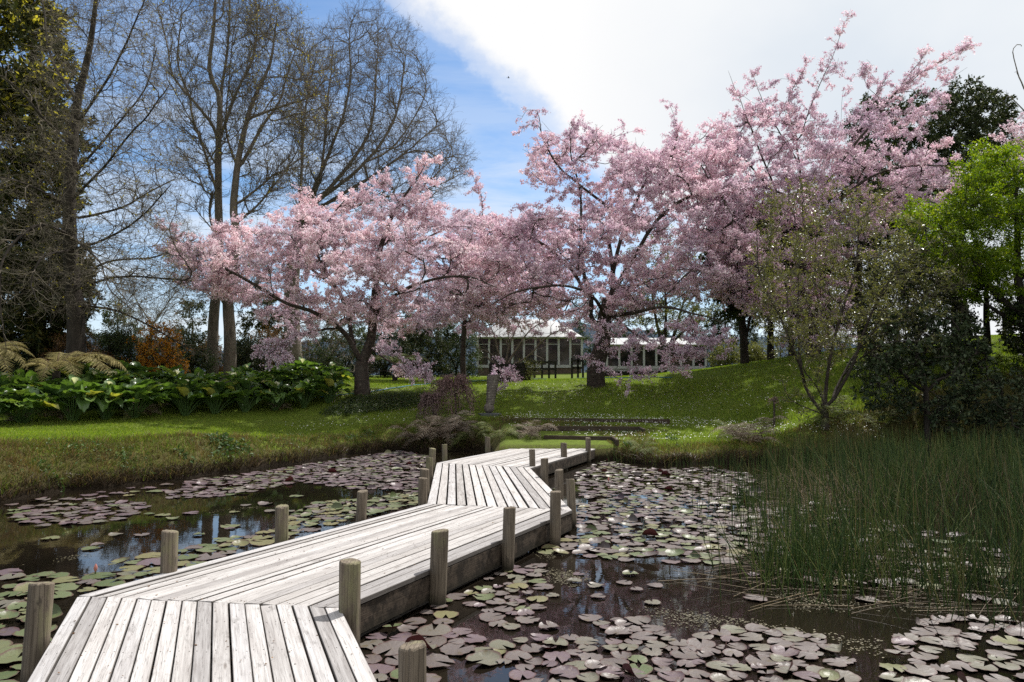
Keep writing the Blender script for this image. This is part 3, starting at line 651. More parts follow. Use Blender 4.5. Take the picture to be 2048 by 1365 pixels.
zones = [  # place name, outline in pixels, pads tried, radius range, colour odds (green, bronze, purple), share raised
    ('beside the front right post', [(735, 1240), (900, 1250), (960, 1285), (930, 1310), (860, 1365), (740, 1365)], 442, (0.089, 0.170), (0.10, 0.60, 0.30), 0.18),
    ('in the front raft', [(900, 1290), (1130, 1275), (1240, 1300), (1300, 1365), (1060, 1380), (1030, 1330), (940, 1330)], 442, (0.083, 0.147), (0.05, 0.75, 0.20), 0.08),
    ('in the front raft under the reeds', [(1230, 1300), (1200, 1245), (1280, 1240), (1350, 1290), (1500, 1250), (1640, 1275), (1700, 1330), (1680, 1385), (1290, 1385)], 714, (0.075, 0.132), (0.04, 0.8, 0.16), 0.08),
    ('in the silvery corner raft', [(1800, 1290), (1830, 1245), (1950, 1235), (2080, 1250), (2080, 1390), (1770, 1390)], 561, (0.083, 0.147), (0.10, 0.70, 0.20), 0.22),
    ('beside the right middle posts', [(725, 1225), (760, 1175), (830, 1185), (920, 1190), (880, 1260)], 102, (0.084, 0.151), (0.4, 0.4, 0.2), 0.05),
    ('drifting alone by the deck shadow', [(920, 1190), (930, 1145), (1080, 1130), (1090, 1180), (1060, 1270), (960, 1240)], 57, (0.076, 0.126), (0.15, 0.75, 0.10), 0.03),
    ('in the raft off the deck elbow', [(1070, 1105), (1100, 1065), (1200, 1052), (1330, 1065), (1480, 1090), (1475, 1130), (1300, 1125), (1200, 1118)], 420, (0.101, 0.160), (0.45, 0.5, 0.05), 0.16),
    ('between the elbow and the reeds', [(1150, 1050), (1160, 1010), (1300, 985), (1480, 1000), (1560, 1060), (1620, 1140), (1500, 1100), (1330, 1062)], 330, (0.084, 0.143), (0.25, 0.6, 0.15), 0.10),
    ('in the far raft off the right bank', [(1165, 1000), (1150, 950), (1210, 922), (1300, 940), (1420, 935), (1500, 950), (1520, 1000), (1300, 985)], 420, (0.084, 0.151), (0.12, 0.5, 0.38), 0.12),
    ('in the far raft along the left bank', [(380, 962), (520, 945), (700, 917), (800, 903), (866, 915), (850, 940), (838, 985), (700, 978), (600, 965), (480, 990), (330, 1000)], 1530, (0.101, 0.185), (0.12, 0.42, 0.46), 0.08),
    ('left of the deck before the third post', [(560, 1045), (640, 1005), (720, 1000), (835, 985), (838, 1008), (700, 1040), (560, 1080)], 442, (0.109, 0.185), (0.75, 0.2, 0.05), 0.06),
    ('between the second and third left posts', [(360, 1100), (470, 1075), (555, 1060), (555, 1078), (450, 1112), (350, 1150)], 187, (0.126, 0.202), (0.8, 0.15, 0.05), 0.05),
    ('before the first left post', [(0, 1140), (110, 1150), (160, 1165), (250, 1130), (330, 1105), (318, 1145), (150, 1190), (100, 1200), (0, 1180)], 153, (0.126, 0.202), (0.85, 0.1, 0.05), 0.08),
    ('left of the nearest deck boards', [(-30, 1205), (60, 1180), (100, 1230), (60, 1340), (20, 1390), (-30, 1390)], 289, (0.109, 0.176), (0.9, 0.06, 0.04), 0.10),
    ('strung along the foot of the left bank', [(0, 1012), (200, 985), (420, 956), (640, 925), (640, 940), (420, 970), (200, 1000), (0, 1030)], 55, (0.09, 0.17), (0.1, 0.35, 0.55), 0.03),
    ('scattered over the open left water', [(60, 1060), (300, 1020), (520, 1000), (620, 990), (560, 1050), (380, 1080), (120, 1110)], 20, (0.08, 0.16), (0.4, 0.35, 0.25), 0.02),
    ('scattered over the dark open water', [(1080, 1140), (1500, 1140), (1560, 1210), (1250, 1240), (1000, 1280), (960, 1240)], 15, (0.07, 0.13), (0.15, 0.7, 0.15), 0.04),
    ('among the rushes', [(1500, 1000), (1700, 1010), (2000, 1090), (2060, 1220), (1760, 1210), (1560, 1150)], 80, (0.09, 0.15), (0.3, 0.6, 0.1), 0.06),
    ('drifting under the left bank', [(10, 1035), (60, 1012), (250, 1004), (300, 1012), (260, 1040), (90, 1055)], 76, (0.101, 0.168), (0.15, 0.3, 0.55), 0.0)]
deck_poly = np.array([L0[:2], L12[:2], L23[:2], L34[:2], L4[:2], R4[:2], R34[:2], R23[:2], R12[:2], R0[:2]])
pads = []; taken = np.zeros((0, 3))
for zi, (zn, poly, n, (ra, rb_), odds, raised) in enumerate(zones):
    W_ = np.array([on_level(x, y, 0.0)[:2] for x, y in poly]); lo_, hi_ = W_.min(0), W_.max(0); got = 0; mine = []
    for _ in range(n * 6):
        if got >= n: break
        p = lo_ + (hi_ - lo_) * rng.random(2)
        if not in_poly(p[0:1], p[1:2], W_)[0]: continue
        r = 0.93 * (ra + (rb_ - ra) * rng.random()) * (0.75 if rng.random() < 0.3 else 1.0)
        if shore_dist(p[0:1], p[1:2])[0] > -r * 0.6: continue
        if in_poly(p[0:1], p[1:2], deck_poly)[0] or edge_dist(p[0:1], p[1:2], deck_poly)[0] < r * 0.8: continue
        if len(taken) and (np.hypot(taken[:, 0] - p[0], taken[:, 1] - p[1]) < 0.78 * (taken[:, 2] + r)).any(): continue
        taken = np.vstack([taken, [p[0], p[1], r]]); got += 1
        col = ('green', 'bronze', 'purple')[int(rng.choice(3, p=np.array(odds) / sum(odds)))]
        if rng.random() < raised * 0.8: si = int(rng.integers(15, 17))
        else: si = int(rng.integers(0, 15))
        pads.append((p[0], p[1], r, col, si, zn))
def psize(q):
    x, y, d = project(np.array([q[0], q[1], 0.02])); inside = -40 < x < 2088 and y < 1400
    return (q[2] / d) ** 2 * (1 if inside else 0)
pads.sort(key=psize, reverse=True)
# 'second from ...' labels: every pad told by its place, colour, edge and size among its neighbours
PROTO = {}
EDGE = {'flat': 'round', 'toothed': 'ragged', 'rimmed': 'rim-curled', 'cupped': 'upturned', 'folded': 'half-folded'}
COLW = {'green': 'green', 'bronze': 'bronze', 'purple': 'purple'}
def nearest_post(x, y): return min(range(len(posts)), key=lambda i: 0)
lab_seen = {}
NP = 290
for k, (x, y, r, col, si, zn) in enumerate(pads[:NP]):
    key = (col, si)
    if key not in PROTO:
        mb = MB(); v, f = SHAPES[si][1]; mb.add(v, f, 0, v[:, :2]); PROTO[key] = mb.build('lily_pad', PADS[col], smooth=True); o = PROTO[key]
    else:
        o = PROTO[key].copy(); COL.objects.link(o)
    o.location = (x, y, 0.012 + 0.006 * rng.random() + (0.03 if SHAPES[si][0] in ('folded', 'cupped') else 0)); o.rotation_euler = (rng.normal(0, 0.022), rng.normal(0, 0.022), rng.random() * 6.28); o.scale = (r, r * (0.9 + 0.15 * rng.random()), r)
    sz = 'small' if r < 0.13 else 'middling' if r < 0.17 else 'large'
    # where it lies within its raft
    W_ = [q for q in pads[:NP] if q[5] == zn]; ys = sorted(q[1] for q in W_); xs_ = sorted(q[0] for q in W_)
    fy = ys.index(y) / max(1, len(ys) - 1); fx = xs_.index(x) / max(1, len(xs_) - 1)
    wy = 'near' if fy < 0.25 else 'inner' if fy < 0.5 else 'outer' if fy < 0.75 else 'far'
    wx = 'left end' if fx < 0.2 else 'left half' if fx < 0.4 else 'middle' if fx < 0.6 else 'right half' if fx < 0.8 else 'right end'
    tag(o, '%s %s %s lily pad, %s %s, %s' % (sz, EDGE[SHAPES[si][0]], COLW[col], wy, wx, zn), 'lily pad', 'lily pads floating on the pond')
rest = {}
mbr = MB()
for (x, y, r, col, si, zn) in pads[NP:]:
    v, f = SHAPES[si][1]; a = rng.random() * 6.28; c_, s_ = math.cos(a), math.sin(a)
    q = v @ np.array([[c_, s_, 0], [-s_, c_, 0], [0, 0, 1]]) * r; mbr.add(q + [x, y, 0.012 + 0.006 * rng.random()], f, ('green', 'bronze', 'purple').index(col), v[:, :2])
stuff(mbr.build('lily_pads', [PADS['green'], PADS['bronze'], PADS['purple']], smooth=True), 'many small lily pads further out on the pond', 'lily pads')
print('pads', len(pads))
# buds: two small pink ones standing among the pads
M_BUD = leaf_mat('lily_bud', [(0, (0.45, 0.12, 0.10)), (1, (0.6, 0.3, 0.26))], 0.2, (1, 1, 1))
for (px, py), lb in (((191, 1142), 'pink lily bud poking up among green pads before the first left post'), ((1217, 962), 'pale pink lily bud in the far raft off the right bank')):
    P = on_level(px, py, 0.05); t = thing('lily_bud', lb, 'flower bud', (P[0], P[1], 0))
    mb = MB(); mb.lathe([(0.001, -0.02), (0.012, 0.0), (0.019, 0.025), (0.015, 0.05), (0.001, 0.075)], 10, P); mb.build('bud', M_BUD, t, True)
    mb = MB(); mb.tubes(np.array([P - [0, 0, 0.3], P]), np.array([0.008, 0.008]), 6); mb.build('stalk', PADS['green'], t)

# duckweed and scum: flakes nobody could count
M_SCUM = leaf_mat('duckweed', [(0, (0.055, 0.048, 0.022)), (0.7, (0.10, 0.085, 0.045)), (1, (0.19, 0.17, 0.12))], 0.1, None, 0.6, 0.3)
mb = MB()
for poly, n in (([(1070, 1130), (1160, 1120), (1190, 1160), (1150, 1180), (1090, 1165)], 2600), ([(1060, 1105), (1140, 1110), (1100, 1140)], 700), ([(1240, 1215), (1360, 1200), (1500, 1230), (1760, 1270), (1800, 1330), (1700, 1310), (1500, 1260), (1330, 1275)], 5000),
                ([(1300, 960), (1500, 960), (1650, 1060), (1900, 1130), (2060, 1200), (2060, 1260), (1800, 1240), (1560, 1180), (1450, 1050)], 7000), ([(1480, 1160), (1700, 1165), (1800, 1230), (1600, 1230)], 1800),
                ([(110, 1105), (230, 1088), (210, 1112), (100, 1130)], 1500), ([(400, 1022), (540, 1010), (500, 1030), (420, 1034)], 1200), ([(0, 1150), (60, 1120), (30, 1160)], 500)):
    W_ = np.array([on_level(x, y, 0.0)[:2] for x, y in poly]); lo_, hi_ = W_.min(0), W_.max(0)
    q = lo_ + (hi_ - lo_) * rng.random((n * 3, 2)); e_ = edge_dist(q[:, 0], q[:, 1], W_); q = q[in_poly(q[:, 0], q[:, 1], W_) & (e_ > 0.45 * rng.random(len(q)) ** 1.0 * min(1, np.ptp(W_[:, 1])))]
    cl = np.sin(q[:, 0] * 5 + 2 * np.sin(q[:, 1] * 4)) + np.sin(q[:, 1] * 6 + q[:, 0] * 2) + rng.normal(0, 0.7, len(q)); q = q[cl > 0.5][:n]
    m_ = len(q); a = rng.random(m_) * 6.28; Fr = np.zeros((m_, 3, 3)); Fr[:, 0, 0] = np.cos(a); Fr[:, 0, 1] = np.sin(a); Fr[:, 1, 0] = -np.sin(a); Fr[:, 1, 1] = np.cos(a); Fr[:, 2, 2] = 1
    mb.inst([(-1, -0.6, 0), (0.2, -1, 0.1), (1, 0.1, 0), (0.1, 0.9, 0.1), (-0.8, 0.6, 0)], [[0, 1, 2, 3, 4]], np.column_stack([q, 0.004 + 0.004 * rng.random(m_)]), Fr, 0.004 + 0.008 * rng.random(m_) ** 2)
stuff(mb.build('duckweed', M_SCUM), 'brownish duckweed and scum on the dark water', 'duckweed')

# rushes standing in the shallows by the right bank
M_RUSH = leaf_mat('rush_green', [(0, (0.022, 0.045, 0.014)), (0.6, (0.062, 0.105, 0.026)), (0.90, (0.13, 0.155, 0.04)), (1, (0.22, 0.17, 0.08))], 0.2, None, 0.5, 0.22)
M_DEAD = leaf_mat('rush_dead', [(0, (0.08, 0.055, 0.028)), (1, (0.22, 0.165, 0.095))], 0.15, None, 0.6, 0.3)
def stems(n, poly, hlo, hhi, lean, rad, npt=6, dens=None):
    W_ = np.array([on_level(x, y, 0.0)[:2] for x, y in poly]); lo_, hi_ = W_.min(0), W_.max(0); q = np.zeros((0, 2))
    while len(q) < n:
        c_ = lo_ + (hi_ - lo_) * rng.random((n * 3, 2)); c_ = c_[in_poly(c_[:, 0], c_[:, 1], W_)]
        cl = np.sin(c_[:, 0] * 2.3 + 2 * np.sin(c_[:, 1] * 1.9)) + np.sin(c_[:, 1] * 3.1 + c_[:, 0]) + rng.normal(0, 1.0, len(c_)); q = np.vstack([q, c_[cl > 0.25]])
    q = q[:n] + rng.normal(0, 0.28, (n, 2)); q = np.where(np.array([shore_dist(q[:, 0], q[:, 1]) < 0.3]).T, q, q - [0, 0.4]); h = hlo + (hhi - hlo) * rng.random(n); t = np.linspace(0, 1, npt)
    a = rng.random(n) * 6.28; l = np.abs(rng.normal(0, lean, n)); dx, dy = np.cos(a) * l, np.sin(a) * l
    P = np.zeros((n, npt, 3)); P[..., 0] = q[:, 0:1] + dx[:, None] * h[:, None] * t ** 1.1; P[..., 1] = q[:, 1:2] + dy[:, None] * h[:, None] * t ** 1.1
    P[..., 2] = -0.05 + h[:, None] * t / np.sqrt(1 + l[:, None] ** 2) - (0.06 * l[:, None] * h[:, None]) * t ** 3
    return P, rad * (0.7 + 0.6 * rng.random(n))[:, None] * (1 - 0.75 * t ** 2)[None]
mb = MB()
P, Q = stems(2700, [(1640, 1010), (1800, 960), (2200, 930), (2200, 1150), (1980, 1140), (1760, 1120), (1660, 1080)], 0.5, 1.3, 0.36, 0.0052); mb.tubes(P, Q, 4)
P, Q = stems(1700, [(1560, 930), (1700, 918), (2200, 905), (2200, 960), (1850, 990), (1640, 985)], 0.6, 1.15, 0.24, 0.0065); mb.tubes(P, Q, 4)
P, Q = stems(520, [(1500, 960), (1560, 930), (1640, 960), (1600, 1120), (1500, 1110), (1470, 1040)], 0.4, 1.0, 0.17, 0.0045); mb.tubes(P, Q, 4)
P, Q = stems(1150, [(1540, 1120), (1640, 1090), (1980, 1150), (2120, 1190), (2120, 1255), (1750, 1205), (1560, 1190)], 0.3, 0.95, 0.36, 0.0045); mb.tubes(P, Q, 4)
P, Q = stems(110, [(1360, 930), (1500, 935), (1480, 1080), (1380, 1000)], 0.3, 0.8, 0.12, 0.0036); mb.tubes(P, Q, 4)
P, Q = stems(150, [(1195, 908), (1400, 925), (1500, 928), (1480, 945), (1250, 935)], 0.25, 0.6, 0.3, 0.0042); mb.tubes(P, Q, 4)
stuff(mb.build('rushes', M_RUSH, smooth=True), 'dense dark green rushes standing in the shallows', 'rushes')
mb = MB()
def fallen(n, poly, llo, lhi, zhi):
    W_ = np.array([on_level(x, y, 0.0)[:2] for x, y in poly]); lo_, hi_ = W_.min(0), W_.max(0); q = lo_ + (hi_ - lo_) * rng.random((n * 4, 2)); q = q[in_poly(q[:, 0], q[:, 1], W_)][:n]; n = len(q)
    a = rng.normal(0.0, 0.45, n) + np.where(rng.random(n) < 0.5, 0, math.pi); L = llo + (lhi - llo) * rng.random(n); t = np.linspace(-0.5, 0.5, 5); P = np.zeros((n, 5, 3))
    P[..., 0] = q[:, 0:1] + np.cos(a)[:, None] * L[:, None] * t; P[..., 1] = q[:, 1:2] + np.sin(a)[:, None] * L[:, None] * t + rng.normal(0, 0.12, (n, 1)) * t ** 2
    P[..., 2] = 0.012 + (zhi * rng.random(n) ** 2)[:, None] * (t + 0.5); return P, np.broadcast_to(0.0045 * (1 - 0.6 * (t + 0.5)), (n, 5)) * (0.7 + 0.6 * rng.random((n, 1)))
P, Q = fallen(110, [(1430, 1110), (1640, 1060), (2060, 1130), (2060, 1240), (1700, 1235), (1440, 1190)], 0.4, 1.3, 0.16); mb.tubes(P, Q, 4)
P, Q = fallen(50, [(1500, 1000), (1640, 1000), (1700, 1100), (1500, 1100)], 0.3, 0.9, 0.12); mb.tubes(P, Q, 4)
P, Q = fallen(240, [(1520, 960), (1640, 945), (1770, 985), (1700, 1020), (1580, 1010)], 0.4, 1.0, 0.45); mb.tubes(P, Q, 4)
P, Q = stems(260, [(1560, 1000), (2060, 960), (2060, 1150), (1700, 1120)], 0.6, 1.1, 0.45, 0.0042); mb.tubes(P, Q, 4)
stuff(mb.build('dead_rushes', M_DEAD, smooth=True), 'straw coloured dead rush stalks lying across the water', 'dead rushes')
# ---------------------------------------------------------------- trees
def resample(P, n, smooth=True):
    """smooth curve through the points P, n points evenly spaced"""
    P = np.asarray(P, float)
    if smooth and len(P) > 2:
        Q = np.vstack([2 * P[0] - P[1], P, 2 * P[-1] - P[-2]]); o = []
        for i in range(1, len(Q) - 2):
            t = np.linspace(0, 1, 8, endpoint=False)[:, None]; p0, p1, p2, p3 = Q[i - 1], Q[i], Q[i + 1], Q[i + 2]
            o.append(0.5 * (2 * p1 + (p2 - p0) * t + (2 * p0 - 5 * p1 + 4 * p2 - p3) * t ** 2 + (3 * p1 - p0 - 3 * p2 + p3) * t ** 3))
        P = np.vstack(o + [Q[-2][None]])
    s = np.concatenate([[0], np.cumsum(np.linalg.norm(np.diff(P, axis=0), axis=1))]); t = np.linspace(0, s[-1], n)
    return np.stack([np.interp(t, s, P[:, k]) for k in range(P.shape[1])], 1)

class Skeleton:
    CAP = 40000
    def __init__(s):
        s.p = np.zeros((s.CAP, 3)); s.t = np.zeros((s.CAP, 3)); s.par = np.full(s.CAP, -1); s.n = 0; s.chains = []; s.tips = []; s.minr = np.zeros(s.CAP); s.ok = np.ones(s.CAP, bool)
    def _add(s, P, parent, r=None, ok=True):
        n = len(P); a = s.n; s.p[a:a + n] = P; q = np.vstack([s.p[parent] if parent >= 0 else P[0] - (P[1] - P[0]), P])
        s.t[a:a + n] = nrm(np.diff(q, axis=0)); s.par[a] = parent; s.par[a + 1:a + n] = np.arange(a, a + n - 1); s.n += n
        if r is not None: s.minr[a:a + n] = r
        s.ok[a:a + n] = ok
        idx = np.arange(a, a + n); s.chains.append((parent, idx)); s.tips.append(a + n - 1); return idx
    def limb(s, pts, r0=None, r1=None, seg=0.3, wob=0.02, grow_from=0.0):
        P = np.asarray(pts, float); L = np.linalg.norm(np.diff(P, axis=0), axis=1).sum(); n = max(5, int(L / seg)); Q = resample(P, n)
        parent = -1
        if s.n: d = np.linalg.norm(s.p[:s.n] - Q[0], axis=1); parent = int(np.argmin(d)); Q = Q[1:]
        Q = Q + np.cumsum(rng.normal(0, wob * seg, Q.shape), 0) * np.linspace(0, 1, len(Q))[:, None]
        r = None if r0 is None else np.linspace(r0, r1 if r1 is not None else r0 * 0.4, len(Q))
        a = s.n; idx = s._add(Q, parent, r)
        if grow_from: s.ok[idx[: int(len(idx) * grow_from)]] = False
        return idx
    def grow(s, C, seg=0.3, bend=0.35, wob=0.10, fwd=0.6, zpen=0.6, droop=0.0):
        C = np.asarray(C, float); d0 = np.array([np.linalg.norm(s.p[:s.n] - c, axis=1).min() for c in C])
        for c in C[np.argsort(d0)]:
            v = c - s.p[:s.n]; d = np.linalg.norm(v, axis=1); cs = (v * s.t[:s.n]).sum(1) / np.maximum(d, 1e-6)
            cost = d * (1 + fwd * (1 - cs)) + zpen * np.maximum(0, s.p[:s.n, 2] - c[2]); cost[~s.ok[:s.n]] += 50
            k = int(np.argmin(cost)); dist = d[k]
            if dist < 0.08: continue
            n = max(3, int(dist / seg)); t = np.linspace(0, 1, n + 1)[1:, None]
            ctrl = s.p[k] + nrm(s.t[k] * 0.7 + nrm(v[k]) * 0.5) * dist * 0.5
            P = (1 - t) ** 2 * s.p[k] + 2 * t * (1 - t) * ctrl + t ** 2 * c
            P = P + np.cumsum(rng.normal(0, wob * seg, P.shape), 0) * np.sin(t * math.pi * 0.75); P[:, 2] -= droop * t[:, 0] ** 2 * dist
            if s.n + n > s.CAP - 10: break
            s._add(P, k)
    def radii(s, rt, pw=0.45, rmax=9.0):
        cnt = np.zeros(s.n); tips = np.array(s.tips); cnt[tips] += 1
        for i in range(s.n - 1, -1, -1):
            q = s.par[i]
            if q >= 0: cnt[q] += cnt[i]
        s.r = np.minimum(rmax, np.maximum(rt * np.maximum(cnt, 1) ** pw, s.minr[:s.n])); s.cnt = cnt
    def polylines(s, rmin=0.0):
        """chains as groups of equal length: [(P, R)]"""
        g = {}
        for par, idx in s.chains:
            ii = np.concatenate([[par], idx]) if par >= 0 else idx
            P = s.p[ii]; r = s.r[ii].copy()
            if par >= 0: r[0] = r[1] if len(r) > 1 else r[0]
            if s.cnt[idx[-1]] <= 1: r[-1] *= 0.6
            n = 4 if len(P) <= 4 else 7 if len(P) <= 8 else 14 if len(P) <= 16 else 30
            s_ = np.linspace(0, 1, len(P)); t = np.linspace(0, 1, n); Q = np.stack([np.interp(t, s_, P[:, k]) for k in range(3)], 1)
            g.setdefault(n, []).append((Q, np.interp(t, s_, r)))
        return [(np.array([a for a, _ in v]), np.array([b for _, b in v])) for v in g.values()]
def twigs(groups, per_m, length, ang=(35, 75), npt=5, wob=0.25, up=0.0, flat=1.0, t0=0.15, rr=0.6, rmin=0.003, maxr=1.0, taper=0.45, lenfall=0.5):
    """side shoots off every branch in GROUPS; returns one group"""
    Ps, Rs = [], []
    for P, Rr in groups:
        L = np.linalg.norm(np.diff(P, axis=1), axis=2).sum(1); keep = Rr.mean(1) < maxr
        cnt = np.where(keep, rng.poisson(np.maximum(per_m * L * (1 - t0), 1e-6)), 0); own = np.repeat(np.arange(len(P)), cnt); m_ = len(own)
        if not m_: continue
        t = t0 + (1 - t0) * rng.random(m_) ** 0.85; f = t * (P.shape[1] - 1); k = np.minimum(f.astype(int), P.shape[1] - 2); fr = (f - k)[:, None]
        A, B = P[own, k], P[own, k + 1]; c = A + (B - A) * fr; T = nrm(B - A); r0 = Rr[own, k] * (1 - fr[:, 0]) + Rr[own, k + 1] * fr[:, 0]
        q = rng.normal(0, 1, (m_, 3)); q = nrm(q - (q * T).sum(1, keepdims=True) * T); q[:, 2] *= flat; q = nrm(q)
        an = R(ang[0]) + (R(ang[1]) - R(ang[0])) * rng.random(m_); D = nrm(T * np.cos(an)[:, None] + q * np.sin(an)[:, None])
        ln = length[0] + (length[1] - length[0]) * rng.random(m_); ln = ln * (1 - lenfall * t)
        out_ = np.zeros((m_, npt, 3)); out_[:, 0] = c; cur = c; d = D
        for i in range(1, npt):
            d = nrm(d + rng.normal(0, wob, (m_, 3)) * np.array([1, 1, 0.5 + 0.5 * flat]) + np.array([0, 0, up])); cur = cur + d * (ln / (npt - 1))[:, None]; out_[:, i] = cur
        rb = np.maximum(rmin, np.minimum(r0 * rr, 0.02 * ln + 0.004)); Ps.append(out_); Rs.append(rb[:, None] * (1 - (1 - taper) * np.linspace(0, 1, npt))[None])
    if not Ps: return (np.zeros((0, npt, 3)), np.zeros((0, npt)))
    return np.concatenate(Ps), np.concatenate(Rs)
def along(groups, per_m, t0=0.0, jit=0.03):
    """points scattered along branches, with the branch direction"""
    C, D = [], []
    for P, _ in groups:
        if not len(P): continue
        L = np.linalg.norm(np.diff(P, axis=1), axis=2).sum(1); cnt = rng.poisson(per_m * L * (1 - t0)); own = np.repeat(np.arange(len(P)), cnt); m_ = len(own)
        if not m_: continue
        f = (t0 + (1 - t0) * rng.random(m_)) * (P.shape[1] - 1); k = np.minimum(f.astype(int), P.shape[1] - 2); fr = (f - k)[:, None]
        A, B = P[own, k], P[own, k + 1]; C.append(A + (B - A) * fr + rng.normal(0, jit, (m_, 3))); D.append(nrm(B - A))
    return (np.concatenate(C), np.concatenate(D)) if C else (np.zeros((0, 3)), np.zeros((0, 3)))
def frames(n, updir=None, spread=1.0, axis=None):
    """random leaf frames: z is the leaf's face, x its length"""
    z = rng.normal(0, 1, (n, 3)) * spread + (np.array(updir) if updir is not None else 0); z = nrm(z)
    x = rng.normal(0, 1, (n, 3)) + (axis * 1.2 if axis is not None else 0); x = nrm(x - (x * z).sum(1, keepdims=True) * z); y = np.cross(z, x)
    return np.stack([x, y, z], 1)
LEAF_V = [(0, 0, 0), (0.45, 0.24, 0.07), (1, 0, -0.05), (0.45, -0.24, 0.07)]; LEAF_F = [[[0, 1, 2], [0, 2, 3]]]
LEAFW_V = [(0, 0, 0), (0.3, 0.26, 0.08), (0.7, 0.24, 0.05), (1.02, 0, -0.08), (0.7, -0.24, 0.05), (0.3, -0.26, 0.08), (0.5, 0, -0.02)]
LEAFW_F = [[[0, 6, 1], [1, 6, 2], [2, 6, 3], [3, 6, 4], [4, 6, 5], [5, 6, 0]]]
PET_V = [(-0.5, -0.42, 0.08), (0.45, -0.5, -0.06), (0.5, 0.45, 0.10), (-0.42, 0.5, -0.05)]; PET_F = [[[0, 1, 2], [0, 2, 3]]]
SPRAY_V = [(0, 0, 0), (0.25, 0.14, 0.02), (0.35, 0.05, 0), (0.6, 0.16, 0.0), (0.65, 0.04, 0), (1.0, 0.0, -0.08), (0.65, -0.04, 0), (0.6, -0.16, 0), (0.35, -0.05, 0), (0.25, -0.14, 0.02)]
SPRAY_F = [[[0, 1, 2, 8], [0, 8, 9, 9]][:1], [[0, 8, 9]], [[2, 3, 4], [6, 7, 8], [4, 5, 6]], [[2, 4, 6, 8]]]
def sample_env(poly, dc, dh, n, emax=90.0, power=1.0):
    """points through a crown whose outline, seen from the pond, is POLY, at distance dc, half depth dh at its middle"""
    poly = np.asarray(poly, float); lo_, hi_ = poly.min(0), poly.max(0); out_ = np.zeros((0, 3))
    while len(out_) < n:
        q = lo_ + (hi_ - lo_) * rng.random((n * 2, 2)); q = q[in_poly(q[:, 0], q[:, 1], poly)]
        e = edge_dist(q[:, 0], q[:, 1], poly); th = dh * np.sqrt(np.minimum(1, 0.08 + e / emax))
        d = dc + th * (2 * rng.random(len(q)) - 1); out_ = np.vstack([out_, at(q[:, 0], q[:, 1], d)])
    return out_[:n]
def sample_plumes(poly, dc, dh, n, emax=90.0, per=11, rx=1.15, rz=0.17):
    """the same, gathered into flat sprays, as a cherry holds its boughs"""
    m_ = max(1, int(n * 0.8 / per)); A = sample_env(poly, dc, dh, m_, emax); a = rng.random((m_, per)) * 6.28; r_ = rx * np.sqrt(rng.random((m_, per))) * (0.6 + 0.7 * rng.random((m_, 1)))
    til = rng.normal(0, 0.13, (m_, 2, 1)); P = np.stack([np.cos(a) * r_, np.sin(a) * r_, rng.normal(0, rz, (m_, per)) + (np.cos(a) * til[:, 0] + np.sin(a) * til[:, 1]) * r_ - 0.07 * r_ ** 2], -1) + A[:, None, :]
    P = P.reshape(-1, 3); x, y, _ = project(P); P = P[in_poly(x, y, poly) | (rng.random(len(P)) < 0.35)]
    return np.vstack([P, sample_env(poly, dc, dh, max(1, n // 5), emax)])
def limb_px(pts, d):
    """pixel path (x, y[, depth offset]) to space"""
    return np.array([at(p[0], p[1], d + (p[2] if len(p) > 2 else 0)) for p in pts])
def spaced(C, dmin):
    keep = []
    for c in C:
        if not keep or np.linalg.norm(np.array(keep) - c, axis=1).min() > dmin: keep.append(c)
    return np.array(keep)

B_CHERRY = bark_mat('cherry_bark', (0.022, 0.017, 0.015), (0.085, 0.066, 0.055), (0.06, 0.05, 0.042), 5.0, 2.5, (0.16, 0.15, 0.12))
B_GREY = bark_mat('grey_bark', (0.075, 0.064, 0.052), (0.21, 0.18, 0.145), (0.13, 0.113, 0.09), 5.0, 0.3, (0.22, 0.21, 0.17))
B_DARK = bark_mat('dark_bark', (0.016, 0.013, 0.011), (0.06, 0.050, 0.042), None, 5.0, 0.3)
B_TWIG = bark_mat('pale_twig', (0.10, 0.085, 0.065), (0.22, 0.19, 0.15), None, 3.0, 1.0)
B_MAUVE = bark_mat('mauve_twig', (0.065, 0.045, 0.042), (0.14, 0.10, 0.088), None, 3.0, 1.0)
L_BLOSS = leaf_mat('cherry_blossom', [(0.0, (0.33, 0.17, 0.21)), (0.06, (0.70, 0.49, 0.57)), (0.5, (0.83, 0.665, 0.735)), (0.85, (0.85, 0.76, 0.82)), (1.0, (0.91, 0.87, 0.90))], 0.42, (1.0, 0.97, 1.01), 0.6, 0.2, 0.5)
L_BLOSS2 = leaf_mat('mauve_blossom', [(0.0, (0.28, 0.15, 0.21)), (0.07, (0.66, 0.45, 0.56)), (0.5, (0.80, 0.62, 0.715)), (0.85, (0.86, 0.74, 0.80)), (1.0, (0.89, 0.83, 0.87))], 0.42, (1.0, 0.97, 1.02), 0.6, 0.2, 0.5)
L_BUD = leaf_mat('yellow_bud', [(0, (0.20, 0.17, 0.03)), (0.5, (0.33, 0.29, 0.04)), (1, (0.45, 0.38, 0.07))], 0.4, None)
L_CONI = leaf_mat('conifer_green', [(0, (0.018, 0.027, 0.010)), (0.7, (0.048, 0.056, 0.015)), (1, (0.12, 0.105, 0.024))], 0.12, None, 0.6, 0.2)
L_DARK = leaf_mat('evergreen_leaf', [(0, (0.016, 0.026, 0.010)), (0.7, (0.036, 0.052, 0.016)), (1, (0.08, 0.085, 0.026))], 0.22, None, 0.5, 0.25)
L_CAM = leaf_mat('camellia_leaf', [(0, (0.018, 0.032, 0.014)), (0.7, (0.04, 0.060, 0.024)), (1, (0.08, 0.095, 0.045))], 0.10, None, 0.5, 0.25)
L_OLIVE = leaf_mat('new_olive_leaf', [(0, (0.09, 0.10, 0.028)), (0.6, (0.16, 0.17, 0.045)), (1, (0.24, 0.24, 0.07))], 0.35, None, 0.35, 0.5)
